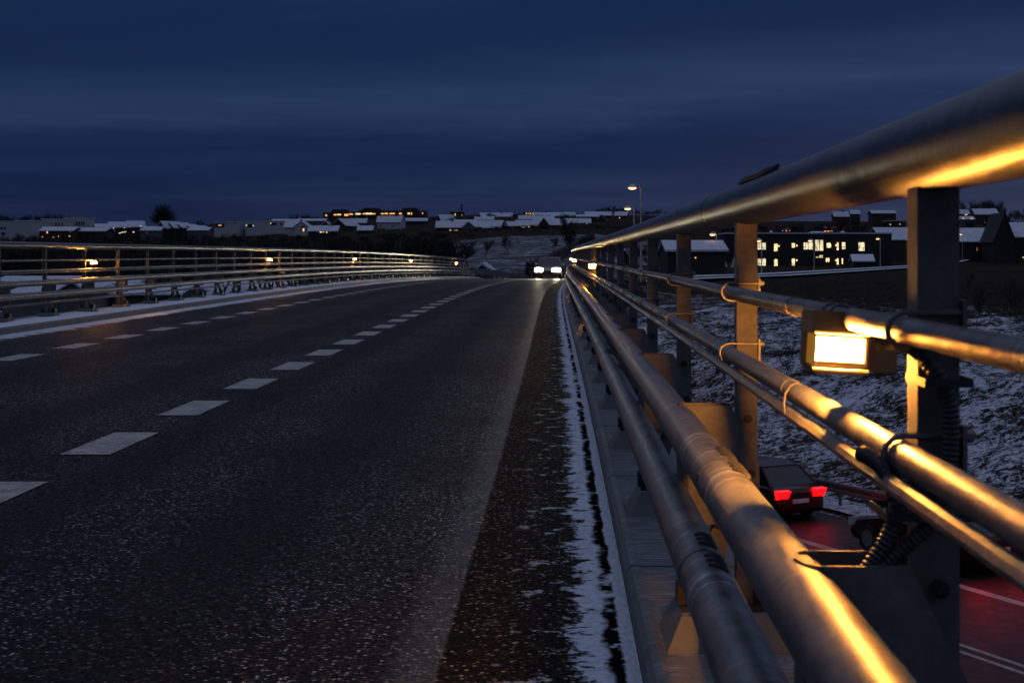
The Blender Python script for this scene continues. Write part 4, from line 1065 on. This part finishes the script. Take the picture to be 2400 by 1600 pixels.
def dome_tree(seed,h,w,n=330):
    r=random.Random(seed); T=MB(); Cw=MB()
    T.tube([(0,0,-1),(0,0,h*.15),(.1,0,h*.35),(0,.1,h*.6)],[.4,.33,.22,.10],8)
    for i in range(n):
        az=r.uniform(0,6.283); el=math.asin(r.uniform(-.12,1)); q=r.uniform(.55,1)**.5*(1+.07*math.sin(az*3+seed)+.05*math.sin(el*7))
        p=Vector((w*q*math.cos(el)*math.cos(az),w*q*math.cos(el)*math.sin(az),h*.38+h*.62*q*math.sin(el)))
        b=Vector((0,0,max(h*.12,min(h*.55,p.z*.35+r.uniform(0,h*.1)))))
        mid=b.lerp(p,.5)+Vector((r.gauss(0,.25),r.gauss(0,.25),r.uniform(0,.5)))
        Cw.tube([b,mid,p],[.07,.05,.03],3,False)
        for k in range(7):
            s0=b.lerp(mid,r.random()) if k<2 else mid.lerp(p,r.random()); d=((p-b).normalized()+Vector((r.gauss(0,.6),r.gauss(0,.6),r.gauss(.15,.5)))).normalized()
            e=s0+d*r.uniform(.6,1.5); Cw.tube([s0,s0.lerp(e,.5)+Vector((0,0,.08)),e],[.035,.03,.022],3,False)
    return T.mesh('trunk',M['bark']),Cw.mesh('crown',M['twig'])
BIG=dome_tree(3,10,5)
VAR=[tree_mesh(20+i,8,.62,3,.16,(9,6,5),.035,base=.15,up=.45) for i in range(4)]
FLD=[tree_mesh(40+i,5,.7,4,.11,(9,5,4,3),.018,base=.35,up=.3) for i in range(2)]
SHR=[tree_mesh(60+i,2.4,.75,3,.03,(8,5,4),.010,base=.02,up=.8) for i in range(3)]
def gz(x,y): return ground_z(x,y)
# the round tree on the skyline
c=at(382,536,500); put_tree(BIG,'round_tree','big round bare tree standing dark on the skyline',(c.x,c.y,c.z-.6),1.0,.4)
s_=(at(0,476,500).z-(c.z-.6))
bpy.data.objects['round_tree'].scale=(1,1,1)
bpy.data.objects['round_tree'].scale=(.98,.98,s_/10.2)
ZV=[max(v.co.z for v in q[1].vertices) for q in VAR]
def belt(x0,x1,n,ytop,ydev,Y0,Y1,label,group,base_y=None,name='bare_tree'):
    for i in range(n):
        x=x0+(x1-x0)*(i+rnd.random())/n; Y=rnd.uniform(Y0,Y1); v=rnd.randrange(4)
        top=at(x,ytop+rnd.gauss(0,ydev),Y); g=gz(top.x,Y); hgt=max(2.0,top.z-g)
        s=hgt/ZV[v]; put_tree(VAR[v],name,label,(top.x,Y,g),max(s,.8)*rnd.uniform(1.0,1.35),rnd.uniform(0,6.28),group,'tree',s)
belt(-20,700,48,561,6,215,290,'dark bare tree in the black belt between the far railing and the houses','bare trees in the dark belt below the houses')
belt(650,1090,32,556,6,180,260,'dark bare tree in the black belt between the far railing and the houses','bare trees in the dark belt below the houses')
belt(-20,1100,64,547,3.5,380,440,'dark garden tree at the foot of the lit houses','garden trees below the houses')
belt(0,160,12,501,3,680,760,'dark tree of the wood on the skyline behind the white apartment blocks','skyline wood behind the white blocks')
belt(400,560,12,517,3,600,700,'thin bare tree on the skyline past the round tree','thin skyline trees past the round tree')
belt(680,760,7,505,3,760,800,'bare tree on the skyline beside the school','skyline trees beside the school')
belt(1395,1475,9,486,2.5,800,860,'dark tree of the grove on the hilltop behind the street lamps','hilltop grove behind the street lamps')
belt(1488,1560,7,492,3,760,840,'dark tree on the hilltop half hidden by the top rail','hilltop trees half hidden by the top rail')
belt(2250,2350,9,470,6,720,780,'tall bare tree on the hill past the first railing post','tall trees on the hill past the first post')
belt(2345,2420,6,490,4,720,780,'low dark tree at the edge of the hill','low trees at the hill edge')
belt(1500,2420,36,520,8,420,540,'dark tree on the hillside behind the timber building','hillside trees behind the timber building')
belt(1090,1500,22,540,4,430,480,'low garden tree in front of the snow-roofed houses','garden trees before the snow roofs')
belt(900,1400,16,507,4,620,700,'bare tree among the snow roofs','trees among the snow roofs')
belt(1340,1560,12,585,10,215,270,'dark tree behind the near railing posts beyond the bridge end','dark trees behind the near railing')
belt(1560,1700,6,590,8,240,280,'dark tree behind the near railing posts beyond the bridge end','dark trees behind the near railing')
def one(x,yb,yt,Y,name,label,v,wide=1.0):
    b=at(x,yb,Y); t=at(x,yt,Y); q=FLD[v]; zm=max(p.co.z for p in q[1].vertices); s=(t.z-b.z)/zm
    put_tree(q,name,label,(b.x,Y,b.z),s*wide,rnd.uniform(0,6),None,'tree',s)
one(1138,601,557,190,'field_tree','bare field tree with forked trunk, first in the snowy field',0)
one(1190,596,552,195,'field_tree','bare field tree with a spreading crown in the middle of the snowy field',1)
one(1296,590,552,220,'field_tree','slender bare field tree beside the climbing fence',0,.8)
for dx in (-9,-3,4,10): pass
one(1334,592,533,200,'roadside_tree','dense brown roadside tree above the curl of the near top rail',1,.8)
bpy.data.objects['roadside_tree'].children[1].data=VAR[1][1]
for i in range(9):      # bushes past the bridge end
    x=1150+i*13+rnd.uniform(-4,4); Y=rnd.uniform(118,128); b=at(x,652,Y); q=SHR[i%3]; zm=max(p.co.z for p in q[1].vertices); s=(at(x,622+rnd.uniform(-5,8),Y).z-b.z)/zm
    put_tree(q,'bare_bush','thin bare bush at the roadside past the crest of the bridge',(b.x,Y,b.z-.2),s,rnd.uniform(0,6),'bare bushes past the crest','bush')
for i in range(26):     # bushes on the bank
    n=rnd.uniform(29,62); t=rnd.uniform(14,60); X=MN[0]*n+MD[0]*t; Y=MN[1]*n+MD[1]*t
    if X<3: continue
    put_tree(SHR[i%3],'dry_bush','dry leafless bush growing from the snowy bank below the bridge',(X,Y,bank_z(X,Y)-.1),rnd.uniform(.45,.95),rnd.uniform(0,6),'dry bushes on the snowy bank','bush')
for i in range(60):     # scrub on the plateau
    n=rnd.uniform(62,125); t=rnd.uniform(-25,95); X=MN[0]*n+MD[0]*t; Y=MN[1]*n+MD[1]*t
    if X<10: continue
    put_tree(SHR[i%3],'heath_bush','low leafless bush on the dark heath before the timber building',(X,Y,gz(X,Y)-.1),rnd.uniform(.35,.8),rnd.uniform(0,6),'low bushes on the dark heath','bush')
for i in range(22):     # scrub by the far side of the bridge
    Y=rnd.uniform(36,62); X=-.40*Y+rnd.uniform(-2,12)
    if X>-12.5+shift(Y): X=-12.5-rnd.uniform(0,4)
    n=MN[0]*X+MN[1]*Y
    if n>9: continue
    put_tree(SHR[i%3],'snowy_bush','tangled snowy bush under the far railing',(X,Y,gz(X,Y)-.1),rnd.uniform(.35,.6),rnd.uniform(0,6),'snowy bushes under the far railing','bush')
# dry grass on the bank
m=MB(); rg=random.Random(5)
for i in range(8600):
    far=i>=5200
    n=25.8+(rg.random()**1.2)*36 if not far else rg.uniform(52,105); t=rg.uniform(-2,66) if not far else rg.uniform(-12,86); X=MN[0]*n+MD[0]*t; Y=MN[1]*n+MD[1]*t
    if X<1.5: continue
    if mnoise.noise(Vector((X*.35,Y*.35,9)))<-.08 and rg.random()<.8: continue
    z=(bank_z(X,Y) if n<64 else ground_z(X,Y))-.03; h0=rg.uniform(.10,.34) if not far else rg.uniform(.25,.75)
    for b in range(rg.randint(4,8)):
        az=rg.uniform(0,6.283); ln=h0*rg.uniform(.6,1.3); bend=rg.uniform(.2,1.1); w=rg.uniform(.006,.014)
        dx,dy=math.cos(az),math.sin(az); ox,oy=rg.gauss(0,.07),rg.gauss(0,.07)
        a=Vector((X+ox-dy*w,Y+oy+dx*w,z)); c=Vector((X+ox+dy*w,Y+oy-dx*w,z)); mid=Vector((X+ox+dx*ln*bend*.35,Y+oy+dy*ln*bend*.35,z+ln*.7)); tip=Vector((X+ox+dx*ln*bend,Y+oy+dy*ln*bend,z+ln*(.95-.3*bend)))
        m.tri(a,c,mid); m.tri(a+(mid-a)*.9,mid,tip)
o=m.build('dry_grass',M['grass']); tag(o,'tufts of dry brown grass poking through the snow on the bank','grass',kind='stuff')

# ------------------------------------------------------------------ camera and render
cam=bpy.data.cameras.new('camera'); co=bpy.data.objects.new('camera',cam); COL.objects.link(co)
co.location=(0,0,HC); co.rotation_euler=(R(90),0,0)
cam.lens=50.0; cam.sensor_width=36.0; cam.shift_x=-(VX-1200)/2400; cam.shift_y=-(800-VY)/2400
cam.clip_start=.05; cam.clip_end=6000
cam.dof.use_dof=True; cam.dof.focus_distance=8.5; cam.dof.aperture_fstop=11
scene.camera=co
vs=scene.view_settings; vs.view_transform='Standard'; vs.look='None'; vs.exposure=0; vs.gamma=1
scene.cycles.max_bounces=6; scene.cycles.diffuse_bounces=2; scene.cycles.glossy_bounces=3
scene.cycles.sample_clamp_indirect=3.0
scene.cycles.use_denoising=True
